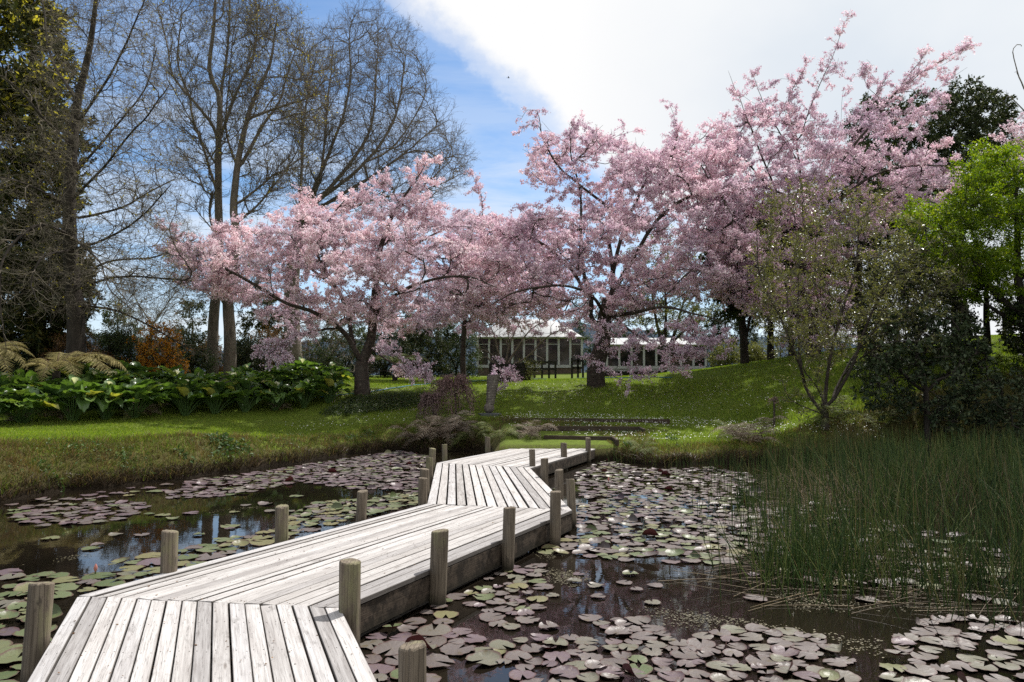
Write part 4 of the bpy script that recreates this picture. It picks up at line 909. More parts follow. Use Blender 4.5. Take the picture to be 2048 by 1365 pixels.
L_LIME = leaf_mat('lime_leaf', [(0, (0.07, 0.13, 0.010)), (0.5, (0.13, 0.22, 0.014)), (1, (0.25, 0.32, 0.02))], 0.5, (1.35, 1.3, 0.4), 0.45, 0.35)
L_MID = leaf_mat('shrub_leaf', [(0, (0.022, 0.042, 0.014)), (0.7, (0.05, 0.08, 0.022)), (1, (0.10, 0.12, 0.035))], 0.28, None, 0.45, 0.35)
L_ORANGE = leaf_mat('orange_flower', [(0, (0.30, 0.12, 0.012)), (0.6, (0.52, 0.23, 0.015)), (1, (0.65, 0.34, 0.03))], 0.35, (1.1, 1.0, 0.6))
L_RUST = leaf_mat('rusty_leaf', [(0, (0.06, 0.03, 0.012)), (0.7, (0.14, 0.07, 0.022)), (1, (0.22, 0.12, 0.04))], 0.25, None)
L_YELLOW = leaf_mat('yellow_green_leaf', [(0, (0.24, 0.23, 0.03)), (1, (0.48, 0.44, 0.08))], 0.6, (1.3, 1.25, 0.6))

def tree(name, label, base, d, limbs, crowns, cat='tree', group=None, bark=None, rt=0.006, pw=0.45, seg=0.3, fwd=0.6, zpen=0.6, wob=0.10, tw=(), leaves=(), twig_bark=None, loc=None, sides=7, rmax=9.0, foot=0.3, dmin=0.0, droop=0.0):
    """limbs: [(pixel path, r0, r1)]; crowns: [(outline, depth, half depth, count)]; tw: levels of twigs; leaves: [(part name, material, shape, per metre, size, level, jitter, up)]"""
    g = ground_hit(*base) if loc is None else np.array(loc, float)
    if d is None: d = g[1]
    t = thing(name, label, cat, g, group)
    sk = Skeleton()
    for i, lb in enumerate(limbs):
        P = limb_px(lb[0], d)
        if len(P) > 2: P[1:-1] += rng.normal(0, 0.10, P[1:-1].shape) * [1, 1, 0.7]
        if i == 0:
            P[0] = [P[0][0], P[0][1], min(P[0][2], g[2])]
            P = np.vstack([P[0] - [0, 0, foot], P])
        sk.limb(P, lb[1], lb[2], seg, 0.09 if i else 0.03, lb[3] if len(lb) > 3 else 0.0)
    for cr in crowns:
        C = (sample_plumes if name == 'cherry_tree' and cr[3] > 100 else sample_env)(cr[0], d + cr[1], cr[2], cr[3], *(cr[4:5]))
        if dmin: C = spaced(C, dmin)
        sk.grow(C, seg, wob=wob, fwd=fwd, zpen=zpen, droop=droop)
    sk.radii(rt, pw, rmax); G = sk.polylines()
    mb = MB()
    for P, Q in G: mb.tubes(P, Q, sides if Q.max() > 0.04 else 5)
    mb.build('trunk', bark or B_GREY, t, smooth=True)
    lv = [G]; mb = MB()
    for kw in tw:
        src = lv[kw.get('src', -1)]; kw = {k: v for k, v in kw.items() if k != 'src'}
        p_ = twigs(src, **kw); lv.append([p_]); mb.tubes(p_[0], p_[1], 4 if p_[1].max() > 0.012 else 3)
    mb.build('twigs', twig_bark or bark or B_GREY, t, smooth=True)
    for (nm, mat_, shape, per, size, level, jit, up) in leaves:
        C, D = along(lv[level], per, 0.1, jit) if not isinstance(level, tuple) else map(np.concatenate, zip(*[along(lv[l], per, 0.1, jit) for l in level]))
        tv, tf = {'petal': (PET_V, PET_F), 'leaf': (LEAF_V, LEAF_F), 'broad': (LEAFW_V, LEAFW_F), 'spray': (SPRAY_V, SPRAY_F)}[shape]
        mb = MB(); mb.inst(tv, tf, C, frames(len(C), (0, 0, up), 1.0, D), size * (0.45 + 1.1 * rng.random(len(C)) ** 1.3)); mb.build(nm, mat_, t)
    print('TREE', label[:40], 'tips', len(sk.tips), 'n', sk.n, 'polys', [len(c.data.polygons) for c in t.children])
    return t

# the pink cherry by the left bed
BL = lambda per=60, size=0.044, mat_=None, lv=(1, 2): ('blossom', mat_ or L_BLOSS, 'petal', per, size, lv, 0.045, 0.35)
CH_TW = (dict(per_m=4.4, length=(0.4, 1.0), ang=(30, 80), flat=0.22, up=0.02, maxr=0.05, npt=5, wob=0.2, rmin=0.0045), dict(per_m=5.0, length=(0.15, 0.4), flat=0.35, npt=4, wob=0.25, rmin=0.0032, lenfall=0.3))
tree('cherry_tree', 'light pink cherry in full blossom with a forked trunk beside the arum bed', (725, 790), None,
     [([(725, 792), (727, 760), (724, 722)], 0.36, 0.26, 0.9), ([(722, 724), (690, 676, -.3), (664, 648, -.6), (620, 622, -1), (560, 603, -1.4), (480, 566, -1.6), (400, 522, -1.6)], 0.11, 0.02, 0.25),
      ([(712, 700), (702, 668, .4), (690, 602, .9), (634, 552, 1.6), (560, 500, 2.0), (470, 455, 2.2)], 0.08, 0.02, 0.2), ([(727, 722), (738, 682), (743, 640, .2), (752, 585, .3), (754, 520, .2), (760, 470, 0), (790, 420, -.2), (850, 330, -.5)], 0.21, 0.015, 0.2),
      ([(743, 640), (790, 592, -1), (850, 560, -1.8), (930, 560, -2.2), (985, 575, -2.4)], 0.08, 0.02, 0.1), ([(690, 602), (640, 515, -.5), (660, 450, -.8), (700, 400, -1.0)], 0.08, 0.015), ([(750, 560), (820, 500, 1.5), (900, 460, 2.4), (960, 455, 2.8)], 0.09, 0.02),
      ([(735, 690), (790, 715, -1.2), (830, 738, -1.8), (862, 752, -2.1)], 0.05, 0.01), ([(670, 655), (600, 675, -1.6), (540, 705, -2.2)], 0.045, 0.01)],
     [([(332, 516), (338, 488), (410, 470), (429, 448), (482, 436), (543, 412), (620, 402), (673, 396), (740, 385), (800, 392), (844, 412), (901, 424), (965, 436), (1010, 520), (1000, 640), (900, 652), (840, 664), (776, 690), (741, 662), (657, 658), (589, 678), (535, 660), (490, 607), (437, 585), (390, 560)], 0, 3.4, 1250), ([(690, 392), (740, 360), (790, 340), (866, 308), (868, 345), (850, 410), (760, 400)], -.2, 1.0, 34),
      ([(500, 690), (580, 668), (640, 672), (590, 715), (540, 728)], -2, 0.8, 14), ([(760, 698), (800, 700), (868, 744), (880, 790), (830, 762)], -1.8, 0.6, 20), ([(690, 730), (860, 740), (850, 765), (700, 760)], 1.0, 1.5, 5)],
     bark=B_CHERRY, tw=CH_TW, leaves=(BL(120),), fwd=0.8, zpen=0.3, group='blossoming cherry trees')
# the big cherry in the middle
tree('cherry_tree', 'tall spreading mauve pink cherry on the lawn hump in front of the marquee', (1193, 772), None,
     [([(1193, 775), (1198, 735), (1206, 680), (1213, 640), (1222, 600)], 0.42, 0.27, 0.9), ([(1207, 660), (1190, 635), (1180, 600, -.3), (1174, 555, -.5), (1166, 470, -.6), (1165, 380, -.5), (1156, 310, -.4), (1148, 262, -.4)], 0.10, 0.02, 0.3),
      ([(1222, 600), (1226, 550, .3), (1224, 470, .8), (1214, 420, .8), (1160, 372, .4), (1112, 325, 0), (1088, 262, -.3), (1076, 215, -.4)], 0.11, 0.012, 0.3), ([(1226, 540), (1250, 445, .8), (1290, 355, 1.2), (1322, 325, 1.4), (1352, 280, 1.5)], 0.09, 0.02, 0.2),
      ([(1222, 595), (1262, 515, -.6), (1310, 450, -1.2), (1382, 402, -1.6), (1445, 388, -1.8)], 0.11, 0.02, 0.2), ([(1212, 640), (1180, 588, -1.4), (1120, 565, -2.2), (1040, 580, -2.8), (985, 600, -3.2)], 0.08, 0.02, 0.2),
      ([(1215, 632), (1270, 620, -1.5), (1340, 612, -2.4), (1420, 630, -2.8), (1465, 650, -3)], 0.10, 0.015, 0.1), ([(1180, 600), (1120, 520, 1.2), (1040, 470, 2.0), (960, 480, 2.6)], 0.07, 0.02), ([(1174, 480), (1130, 440, -1), (1060, 440, -1.5)], 0.06, 0.01),
      ([(1218, 625), (1260, 660, -2.0), (1330, 700, -3.0), (1400, 725, -3.4)], 0.06, 0.012), ([(1206, 680), (1190, 720, -1.8), (1230, 748, -2.4)], 0.04, 0.01), ([(1340, 320), (1358, 262, 1.5), (1340, 205, 1.5)], 0.03, 0.005)],
     [([(1040, 300), (1062, 218), (1090, 250), (1120, 272), (1150, 240), (1195, 232), (1240, 262), (1292, 258), (1352, 275), (1400, 252), (1470, 260), (1500, 400), (1500, 560), (1440, 600), (1340, 590), (1290, 610), (1230, 640), (1120, 636), (1030, 645), (960, 628), (900, 600), (905, 470), (1000, 440), (1060, 430)], 0, 3.6, 1400),
      ([(1180, 655), (1260, 640), (1400, 650), (1470, 680), (1440, 740), (1300, 760), (1200, 760)], -2.6, 1.2, 80), ([(930, 440), (1060, 425), (1130, 450), (1130, 640), (960, 628), (890, 600)], 1.5, 2.2, 320), ([(950, 640), (1180, 635), (1170, 690), (1060, 675), (960, 690)], -1.5, 1.0, 16), ([(980, 745), (1050, 745), (1060, 775), (990, 775)], -3, 0.8, 8), ([(1030, 215), (1075, 205), (1110, 300), (1040, 300)], -.3, 0.8, 12)],
     bark=B_CHERRY, tw=CH_TW, leaves=(BL(106, 0.046, L_BLOSS2),), fwd=0.8, zpen=0.3, group='blossoming cherry trees')
# cherry behind, between the two
tree('cherry_tree', 'smaller mauve cherry standing behind the sculpture, left of the marquee', None, 41.0,
     [([(927, 750), (925, 700), (930, 640)], 0.19, 0.14, 0.9), ([(930, 640), (900, 560), (870, 500)], 0.08, 0.02), ([(930, 640), (960, 540), (990, 470)], 0.08, 0.02), ([(930, 650), (1000, 600), (1060, 560)], 0.1, 0.02), ([(960, 540), (968, 460), (960, 400), (945, 345)], 0.05, 0.008)],
     [([(840, 640), (840, 500), (870, 440), (940, 425), (1010, 430), (1090, 440), (1140, 470), (1140, 600), (1060, 655), (940, 668)], 0, 3.2, 950), ([(940, 430), (950, 345), (972, 370), (1000, 430)], 0, 0.8, 9)],
     bark=B_CHERRY, tw=CH_TW, leaves=(BL(66, 0.054, L_BLOSS2),), fwd=0.8, zpen=0.3, loc=ground_at(927, 41.0), group='blossoming cherry trees')
# cherry on the hill crest to the right
tree('cherry_tree', 'wide pink cherry on the hill crest with long bare-tipped shoots against the cloud', None, 33.0,
     [([(1628, 735), (1622, 640), (1612, 560), (1610, 470)], 0.36, 0.22, 0.9), ([(1610, 480), (1602, 400), (1600, 330), (1598, 280)], 0.10, 0.03, 0.2), ([(1598, 285), (1630, 195), (1665, 110), (1706, 28)], 0.028, 0.005), ([(1610, 480), (1560, 400, -1), (1500, 330, -1.6), (1450, 270, -2)], 0.08, 0.02, 0.1),
      ([(1606, 420), (1670, 330, .8), (1720, 240, 1.2), (1775, 150, 1.5)], 0.08, 0.01, 0.1), ([(1612, 470), (1700, 380, -1), (1790, 330, -1.6), (1890, 330, -2)], 0.09, 0.02, 0.1), ([(1720, 260), (1800, 190, 1.4), (1880, 130, 1.8), (1955, 85, 2)], 0.07, 0.008), ([(1700, 300), (1790, 190, 0), (1860, 100, 0)], 0.06, 0.008),
      ([(1612, 520), (1540, 500, -2), (1470, 520, -2.6)], 0.1, 0.02), ([(1612, 560), (1690, 480, 2), (1790, 440, 3)], 0.1, 0.02), ([(1560, 400), (1500, 260, -1), (1460, 150, -1)], 0.04, 0.006), ([(1600, 330), (1540, 220, 1), (1500, 140, 1)], 0.04, 0.006), ([(1598, 290), (1575, 210, .5), (1618, 120, .5)], 0.04, 0.006)],
     [([(1400, 420), (1420, 300), (1450, 240), (1520, 200), (1600, 215), (1680, 235), (1760, 220), (1840, 200), (1920, 190), (1900, 260), (1920, 400), (1850, 440), (1790, 450), (1700, 500), (1640, 620), (1540, 640), (1440, 600), (1410, 500)], 0, 3.8, 1350),
      ([(1450, 230), (1470, 150), (1530, 160), (1640, 150), (1690, 110), (1780, 130), (1870, 100), (1960, 85), (1930, 180), (1700, 230)], 0.5, 2.0, 34), ([(1560, 560), (1720, 560), (1700, 700), (1560, 690)], -1, 2.0, 70), ([(1290, 310), (1400, 262), (1500, 245), (1530, 400), (1400, 460), (1300, 410)], -.5, 2.2, 200), ([(1590, 300), (1625, 190), (1660, 100), (1690, 100), (1650, 200), (1610, 300)], 0, 0.6, 7)],
     bark=B_CHERRY, tw=CH_TW, leaves=(BL(90, 0.049, L_BLOSS2),), fwd=0.9, zpen=0.3, loc=ground_at(1628, 33.0), group='blossoming cherry trees')
tree('cherry_tree', 'pink cherry at the very edge, its spray showing above the lime green maple', None, 34.0,
     [([(2170, 720), (2160, 560), (2140, 450)], 0.3, 0.2, 0.9), ([(2140, 450), (2080, 330), (2020, 280)], 0.08, 0.02), ([(2140, 450), (2170, 300), (2150, 220)], 0.1, 0.02)],
     [([(1975, 290), (1990, 250), (2040, 225), (2110, 200), (2200, 240), (2220, 400), (2100, 400), (2020, 340)], 0, 2.4, 280)], bark=B_CHERRY, tw=CH_TW, leaves=(BL(50, 0.055),), fwd=0.8, zpen=0.3, loc=ground_at(2170, 34.0), group='blossoming cherry trees')

# tall bare trees on the left
BARE = (dict(per_m=4.4, length=(0.7, 1.9), ang=(25, 60), npt=7, wob=0.16, up=0.06, maxr=0.10, rmin=0.008), dict(per_m=6.5, length=(0.3, 0.9), ang=(25, 60), npt=5, wob=0.2, up=0.05, rmin=0.0058, lenfall=0.3), dict(per_m=2.6, length=(0.15, 0.4), npt=3, wob=0.2, rmin=0.0045))
tree('bare_tree', 'tallest leafless tree with a straight pale trunk rising behind the pink cherry', None, 36.0,
     [([(425, 748), (427, 640), (431, 520), (436, 400), (441, 280), (436, 200), (425, 140), (428, 60), (434, -60)], 0.30, 0.05, 0.5), ([(441, 285), (448, 190, .5), (452, 90, .8), (462, -40, 1)], 0.096, 0.04, 0.1), ([(440, 300), (425, 255, -.6), (390, 215, -1), (352, 160, -1.3), (330, 95, -1.5), (312, 10, -1.5)], 0.089, 0.02, 0.1),
      ([(436, 390), (400, 290, .8), (385, 235, 1.2), (375, 190, 1.5), (350, 120, 1.5), (352, 20, 1.8)], 0.052, 0.015, 0.1), ([(442, 270), (470, 180, -.8), (500, 90, -1.2), (515, -40, -1.2)], 0.074, 0.02, 0.1), ([(438, 340), (400, 275, -1), (368, 215, -1), (350, 180, -1)], 0.037, 0.01), ([(434, 470), (380, 410, 1), (340, 400, 1.5)], 0.037, 0.01)],
     [([(318, 60), (330, -60), (560, -60), (560, 80), (520, 220), (470, 300), (440, 420), (390, 420), (345, 360), (330, 240)], 0, 3.2, 640)],
     bark=B_GREY, tw=BARE, leaves=(('bud', L_BUD, 'leaf', 0.5, 0.10, 2, 0.02, 0.2),), zpen=2.0, fwd=0.9, rt=0.0085, group='tall leafless trees', loc=ground_at(425, 36.0), twig_bark=B_GREY)
tree('bare_tree', 'leafless tree with two thick stems and yellow-budded tips beside the tallest trunk', None, 35.0,
     [([(460, 750), (459, 660), (460, 590), (467, 480), (474, 420), (480, 330), (492, 240), (515, 180), (540, 120), (556, 30)], 0.33, 0.03, 0.4), ([(480, 335), (520, 260, .6), (560, 200, 1), (585, 120, 1.2), (600, 60, 1.2)], 0.096, 0.02, 0.1), ([(474, 410), (520, 370, -.8), (560, 345, -1.2), (620, 330, -1.6)], 0.067, 0.015), ([(492, 240), (560, 215, -.8), (620, 190, -1.2), (650, 150, -1.4)], 0.059, 0.015),
      ([(478, 350), (450, 250, 1.5), (470, 120, 2), (480, 20, 2)], 0.059, 0.015), ([(456, 590), (500, 540, 1), (560, 520, 1.5)], 0.074, 0.02), ([(455, 620), (420, 560, -1), (370, 520, -1.5), (340, 520, -1.6)], 0.067, 0.015), ([(470, 450), (530, 400, 2), (590, 300, 2.5), (600, 220, 2.5)], 0.067, 0.015)],
     [([(470, 20), (600, 20), (660, 130), (650, 250), (600, 330), (540, 420), (480, 440), (470, 250)], 0, 3.2, 520), ([(340, 480), (420, 520), (560, 500), (600, 560), (420, 620), (350, 560)], 0, 2.0, 90)],
     bark=B_GREY, tw=BARE, leaves=(('bud', L_BUD, 'leaf', 1.0, 0.10, 2, 0.02, 0.2),), zpen=2.0, fwd=0.9, rt=0.0085, group='tall leafless trees', loc=ground_at(460, 35.0))
tree('bare_tree', 'broad fan-shaped leafless tree against the blue sky behind the pink cherry', None, 41.0,
     [([(590, 752), (590, 640), (592, 540), (602, 430)], 0.52, 0.36, 0.9), ([(602, 430), (650, 330), (690, 200), (702, 50)], 0.126, 0.02, 0.1), ([(602, 440), (700, 330, 1), (742, 230, 1.5), (752, 40, 2)], 0.141, 0.02, 0.1), ([(610, 420), (720, 340, -1.2), (790, 230, -1.6), (815, 100, -2)], 0.126, 0.02, 0.1),
      ([(615, 430), (760, 345, .5), (850, 280, .5), (905, 250, .5)], 0.104, 0.02, 0.1), ([(600, 430), (605, 330, 1.5), (615, 210, 2), (635, 100, 2)], 0.104, 0.02, 0.1), ([(600, 460), (640, 350, -2), (660, 230, -2.5), (668, 90, -2.5)], 0.104, 0.02, 0.1), ([(610, 450), (740, 400, -2), (850, 380, -2.5), (920, 350, -2.5)], 0.081, 0.015), ([(720, 330), (790, 290, 2), (850, 190, 2.5), (850, 120, 2.5)], 0.074, 0.015)],
     [([(585, 140), (640, 62), (700, 14), (765, 18), (830, 62), (850, 130), (885, 230), (935, 300), (940, 350), (905, 385), (840, 410), (720, 420), (600, 440), (555, 350), (570, 230)], 0, 4.0, 1150)],
     bark=B_GREY, tw=(BARE[0], dict(BARE[1], per_m=6.0), dict(BARE[2], per_m=2.6)), zpen=2.5, fwd=1.0, rt=0.009, group='tall leafless trees', loc=ground_at(590, 41.0))
# spreading oak on the far left with level limbs
tree('bare_tree', 'wide leafless oak with level spreading limbs and lichen-pale twigs over the tree fern', None, 26.0,
     [([(150, 745), (148, 650), (142, 540), (140, 430), (148, 320), (160, 200), (180, 90), (200, -40)], 0.36, 0.06, 0.3), ([(144, 500), (200, 480, -1), (270, 440, -1.6), (345, 372, -2)], 0.052, 0.02), ([(142, 440), (230, 415, .6), (290, 392, 1), (350, 362, 1.2)], 0.052, 0.02), ([(143, 400), (200, 330, -1), (250, 290, -1.5), (290, 250, -1.8), (345, 185, -2)], 0.052, 0.02),
      ([(146, 350), (230, 250, 1), (290, 190, 1.4), (320, 110, 1.5)], 0.052, 0.02), ([(155, 250), (220, 150, -.6), (260, 60, -1), (285, -30, -1)], 0.052, 0.02), ([(146, 580), (230, 556, -1.2), (300, 552, -1.5), (385, 560, -1.5)], 0.052, 0.02), ([(148, 610), (230, 620, .5), (300, 655, .8), (350, 690, 1), (400, 694, 1)], 0.052, 0.015),
      ([(145, 560), (220, 520, 1.5), (300, 510, 2), (380, 470, 2.4)], 0.052, 0.015), ([(142, 470), (70, 450, -2), (10, 520, -3), (-10, 620, -3.6), (10, 700, -3.8)], 0.067, 0.01), ([(142, 500), (90, 520, -2.6), (60, 580, -3.4), (100, 640, -3.8)], 0.052, 0.01), ([(143, 420), (60, 380, -1.5), (-30, 350, -2.4), (-90, 370, -3)], 0.052, 0.015),
      ([(150, 300), (80, 230, -1.5), (20, 160, -2), (-60, 110, -2.5)], 0.052, 0.02), ([(142, 470), (200, 520, -2.8), (240, 580, -3.6), (290, 640, -4)], 0.052, 0.008), ([(160, 210), (110, 120, 1), (80, 30, 1.5), (60, -50, 1.5)], 0.067, 0.02), ([(146, 545), (60, 560, 1.5), (-60, 540, 2)], 0.052, 0.02)],
     [([(90, 40), (130, -60), (310, -60), (330, 120), (360, 260), (370, 420), (400, 560), (340, 660), (210, 620), (120, 640), (60, 560), (70, 300)], 0, 3.4, 1500), ([(-100, 200), (70, 250), (60, 600), (10, 660), (-100, 600)], -1, 2.5, 130)],
     bark=B_DARK, tw=(dict(per_m=4.6, length=(0.5, 1.4), ang=(30, 70), npt=6, wob=0.24, up=0.0, maxr=0.10, rmin=0.006, flat=0.8), dict(per_m=6.5, length=(0.2, 0.7), npt=5, wob=0.28, rmin=0.0045, lenfall=0.3), dict(per_m=2.6, length=(0.1, 0.32), npt=3, wob=0.2, rmin=0.0034)),
     leaves=(('bud', L_BUD, 'leaf', 0.45, 0.08, 2, 0.03, 0.2),), zpen=0.4, fwd=0.9, rt=0.0045, group='tall leafless trees', loc=ground_at(150, 26.0), twig_bark=B_TWIG)

LEAFK = 2.2
def leafy(name, label, base_px, d, stems_, outline, dh, ncl, mat_, shape='leaf', size=0.10, per=26, bark=None, cat='tree', group=None, tw=None, rt=0.006, up=0.5, tips=None, jit=0.06, zpen=0.4, loc=None):
    g = ground_at(base_px, d) if loc is None else loc
    tw = tw or (dict(per_m=5.0, length=(0.4, 1.0), npt=4, wob=0.25, maxr=0.06, rmin=0.004, flat=0.7), dict(per_m=6.0, length=(0.15, 0.4), npt=3, wob=0.2, rmin=0.003, lenfall=0.2))
    lv = [('foliage', mat_, shape, per * LEAFK, size, (1, 2), jit, up)]
    if tips: lv.append(('new_leaf_tips',) + tips)
    return tree(name, label, None, d, stems_, [(outline, 0, dh, ncl)], cat, group, bark or B_DARK, rt=rt, tw=tw, leaves=lv, loc=g, zpen=zpen)
# conifers behind the oak
leafy('conifer_tree', 'tall dark conifer with yellow-tipped top behind the leafless oak', 70, 31.0, [([(70, 745), (68, 500), (64, 250), (60, -80)], 0.45, 0.06)],
      [(-120, -80), (100, -80), (125, 60), (150, 160), (170, 300), (165, 420), (120, 430), (-20, 420), (-120, 430)], 3.0, 520, L_CONI, 'spray', 0.34, 13, up=0.3, tips=(L_YELLOW, 'leaf', 9, 0.26, 2, 0.25, 0.6), group='dark conifers')
leafy('conifer_tree', 'low dark conifer mass at the foot of the yellow-tipped conifer', 110, 29.5, [([(110, 745), (108, 600), (100, 470)], 0.3, 0.06)],
      [(-120, 470), (20, 430), (100, 440), (165, 500), (180, 600), (170, 700), (60, 700), (-120, 720)], 2.6, 420, L_CONI, 'spray', 0.32, 15, up=0.3, group='dark conifers')
# background trees, low and far, left
for (bx, d, ol, n, mt, lb) in ((235, 58, [(195, 660), (215, 600), (250, 590), (275, 640), (280, 700), (200, 700)], 60, L_MID, 'small round evergreen seen under the oak limbs'), (385, 60, [(355, 700), (352, 620), (385, 575), (415, 630), (418, 700)], 60, L_DARK, 'small conical evergreen left of the tallest bare trunk'),
                               (535, 52, [(470, 720), (480, 600), (520, 560), (570, 590), (580, 720)], 110, L_CONI, 'dark evergreen in the gap between the tall bare trunks')):
    leafy('evergreen_tree', lb, bx, d, [([(bx, 745), (bx + 2, 640)], 0.2, 0.05)], ol, 1.6, n, mt, 'leaf', 0.16, 18, group='small evergreens beyond the bed')
tree('bare_shrub', 'grey tangle of bare twigs behind the left cherry trunk', None, 38.0, [([(660, 752), (655, 720)], 0.1, 0.05), ([(655, 720), (620, 670), (610, 640)], 0.04, 0.01), ([(655, 720), (690, 670), (720, 640)], 0.04, 0.01)],
     [([(600, 750), (600, 640), (660, 615), (730, 640), (760, 700), (750, 752)], 0, 2.2, 130)], cat='shrub', bark=B_TWIG, tw=(dict(per_m=3.5, length=(0.4, 1.0), npt=5, wob=0.3, maxr=0.08), dict(per_m=4, length=(0.2, 0.5), npt=4, wob=0.3), dict(per_m=2, length=(0.1, 0.3), npt=3)), loc=ground_at(660, 38.0), zpen=0.8)
tree('bare_tree', 'bare twiggy little tree in front of the lake hills, left of the tall trunks', None, 48.0, [([(300, 745), (302, 680), (305, 640)], 0.12, 0.07), ([(305, 650), (270, 600), (260, 560)], 0.05, 0.01), ([(305, 650), (340, 590), (350, 550)], 0.05, 0.01)],
     [([(235, 660), (235, 560), (290, 520), (370, 530), (400, 600), (390, 680), (300, 690)], 0, 3, 130)], bark=B_TWIG, tw=BARE, loc=ground_at(300, 48.0), zpen=1.0)
# evergreens on the hill, right
SL = dict(group='slender dark evergreens on the hill')
leafy('evergreen_tree', 'slender dark evergreen, first behind the bare-branched cherry hump', 1490, 36.0, [([(1490, 735), (1486, 680), (1478, 600), (1470, 480), (1465, 420)], 0.24, 0.04), ([(1487, 690), (1500, 640), (1512, 560)], 0.09, 0.03)], [(1415, 520), (1430, 420), (1480, 385), (1520, 430), (1525, 560), (1500, 640), (1440, 620)], 2.0, 400, L_DARK, 'leaf', 0.19, 22, **SL)
leafy('evergreen_tree', 'slender dark evergreen with a straight stem on the hill crest', 1541, 37.0, [([(1541, 728), (1541, 640), (1545, 540), (1550, 430)], 0.20, 0.04)], [(1505, 560), (1500, 440), (1545, 400), (1585, 430), (1590, 600), (1540, 640)], 1.8, 400, L_DARK, 'leaf', 0.19, 22, **SL)
leafy('evergreen_tree', 'slender dark evergreen nearest the budding bush on the crest', 1583, 37.5, [([(1583, 722), (1580, 640), (1590, 540)], 0.19, 0.04), ([(1583, 700), (1598, 650)], 0.08, 0.03)], [(1560, 600), (1560, 470), (1620, 440), (1660, 500), (1650, 620), (1590, 650)], 1.8, 400, L_DARK, 'leaf', 0.19, 22, **SL)
leafy('evergreen_tree', 'thin-leaved tree with several dark stems in front of the white pavilion', 1330, 44.0, [([(1330, 748), (1325, 700), (1312, 640), (1300, 560)], 0.16, 0.04), ([(1328, 720), (1352, 660), (1370, 570)], 0.14, 0.03), ([(1327, 710), (1335, 620), (1338, 520)], 0.12, 0.03), ([(1340, 690), (1390, 640)], 0.08, 0.02)], [(1250, 640), (1250, 500), (1330, 450), (1400, 480), (1440, 560), (1430, 650), (1370, 665)], 2.6, 240, L_OLIVE, 'leaf', 0.12, 9, **SL)
leafy('evergreen_tree', 'large dark glossy evergreen on the skyline behind the crest cherry', 1930, 43.0, [([(1930, 700), (1925, 560), (1920, 420), (1915, 280)], 0.5, 0.08), ([(1920, 420), (1800, 320), (1750, 260)], 0.2, 0.05)], [(1690, 330), (1700, 220), (1750, 185), (1800, 210), (1850, 185), (1900, 168), (1965, 162), (2025, 205), (2050, 300), (2030, 430), (1900, 480), (1720, 450)], 3.6, 620, L_DARK, 'leaf', 0.17, 22)
leafy('evergreen_tree', 'broad dark evergreen crowded close behind the hill crest cherry', 1730, 37.0, [([(1730, 715), (1725, 560), (1720, 420), (1715, 330)], 0.3, 0.06), ([(1724, 540), (1640, 460), (1600, 420)], 0.1, 0.03), ([(1722, 480), (1800, 420), (1840, 380)], 0.1, 0.03)], [(1580, 600), (1580, 470), (1640, 360), (1720, 290), (1800, 320), (1870, 400), (1880, 560), (1800, 660), (1660, 670)], 3.0, 460, L_DARK, 'leaf', 0.15, 20)
leafy('lime_tree', 'bright lime green maple in new leaf with dark lower branches at the hilltop', 2060, 23.5, [([(2060, 720), (2050, 640), (2040, 560), (2035, 450), (2030, 350)], 0.26, 0.05), ([(2050, 640), (1985, 570), (1930, 500), (1870, 440)], 0.12, 0.02), ([(2045, 560), (2100, 470), (2150, 400)], 0.12, 0.02), ([(2052, 660), (1960, 600), (1900, 560)], 0.08, 0.015)],
      [(1822, 470), (1820, 410), (1880, 400), (1912, 405), (1915, 330), (1945, 292), (1990, 300), (2050, 290), (2130, 300), (2200, 380), (2200, 600), (2080, 580), (2000, 590), (1950, 560), (1900, 560), (1840, 520)], 2.6, 620, L_LIME, 'leaf', 0.09, 44, tw=(dict(per_m=5.0, length=(0.3, 0.8), npt=4, wob=0.25, maxr=0.06, rmin=0.004, flat=0.4), dict(per_m=6, length=(0.12, 0.35), npt=3, wob=0.2, rmin=0.003, flat=0.5, lenfall=0.2)), up=0.9, cat='tree')
for (bx, d, lb, ol) in ((1975, 27.0, 'dark trunk with sparse leaves on the hill crest below the lime maple', [(1930, 600), (1940, 500), (2010, 500), (2020, 590)]), (1915, 29.0, 'leaning dark trunk at the crest left of the railing', [(1860, 600), (1870, 520), (1930, 500), (1950, 590)])):
    leafy('evergreen_tree', lb, bx, d, [([(bx, 700), (bx + 3, 640), (bx - 6, 580), (bx + 5, 520)], 0.15, 0.05)], ol, 1.6, 80, L_DARK, 'leaf', 0.12, 20, group='dark trunks on the hill crest')
leafy('evergreen_tree', 'dark heavy evergreen overhanging the shaded slope at the far edge', 2230, 25.0, [([(2230, 800), (2220, 600), (2200, 400), (2190, 250)], 0.5, 0.1), ([(2220, 600), (2120, 600), (2040, 650)], 0.15, 0.03)], [(2020, 690), (2000, 650), (2040, 600), (2080, 560), (2120, 420), (2200, 300), (2350, 300), (2420, 600), (2350, 780), (2150, 720)], 4.0, 520, L_DARK, 'leaf', 0.16, 24)  # tree added mostly outside the view to cast shade on the slope
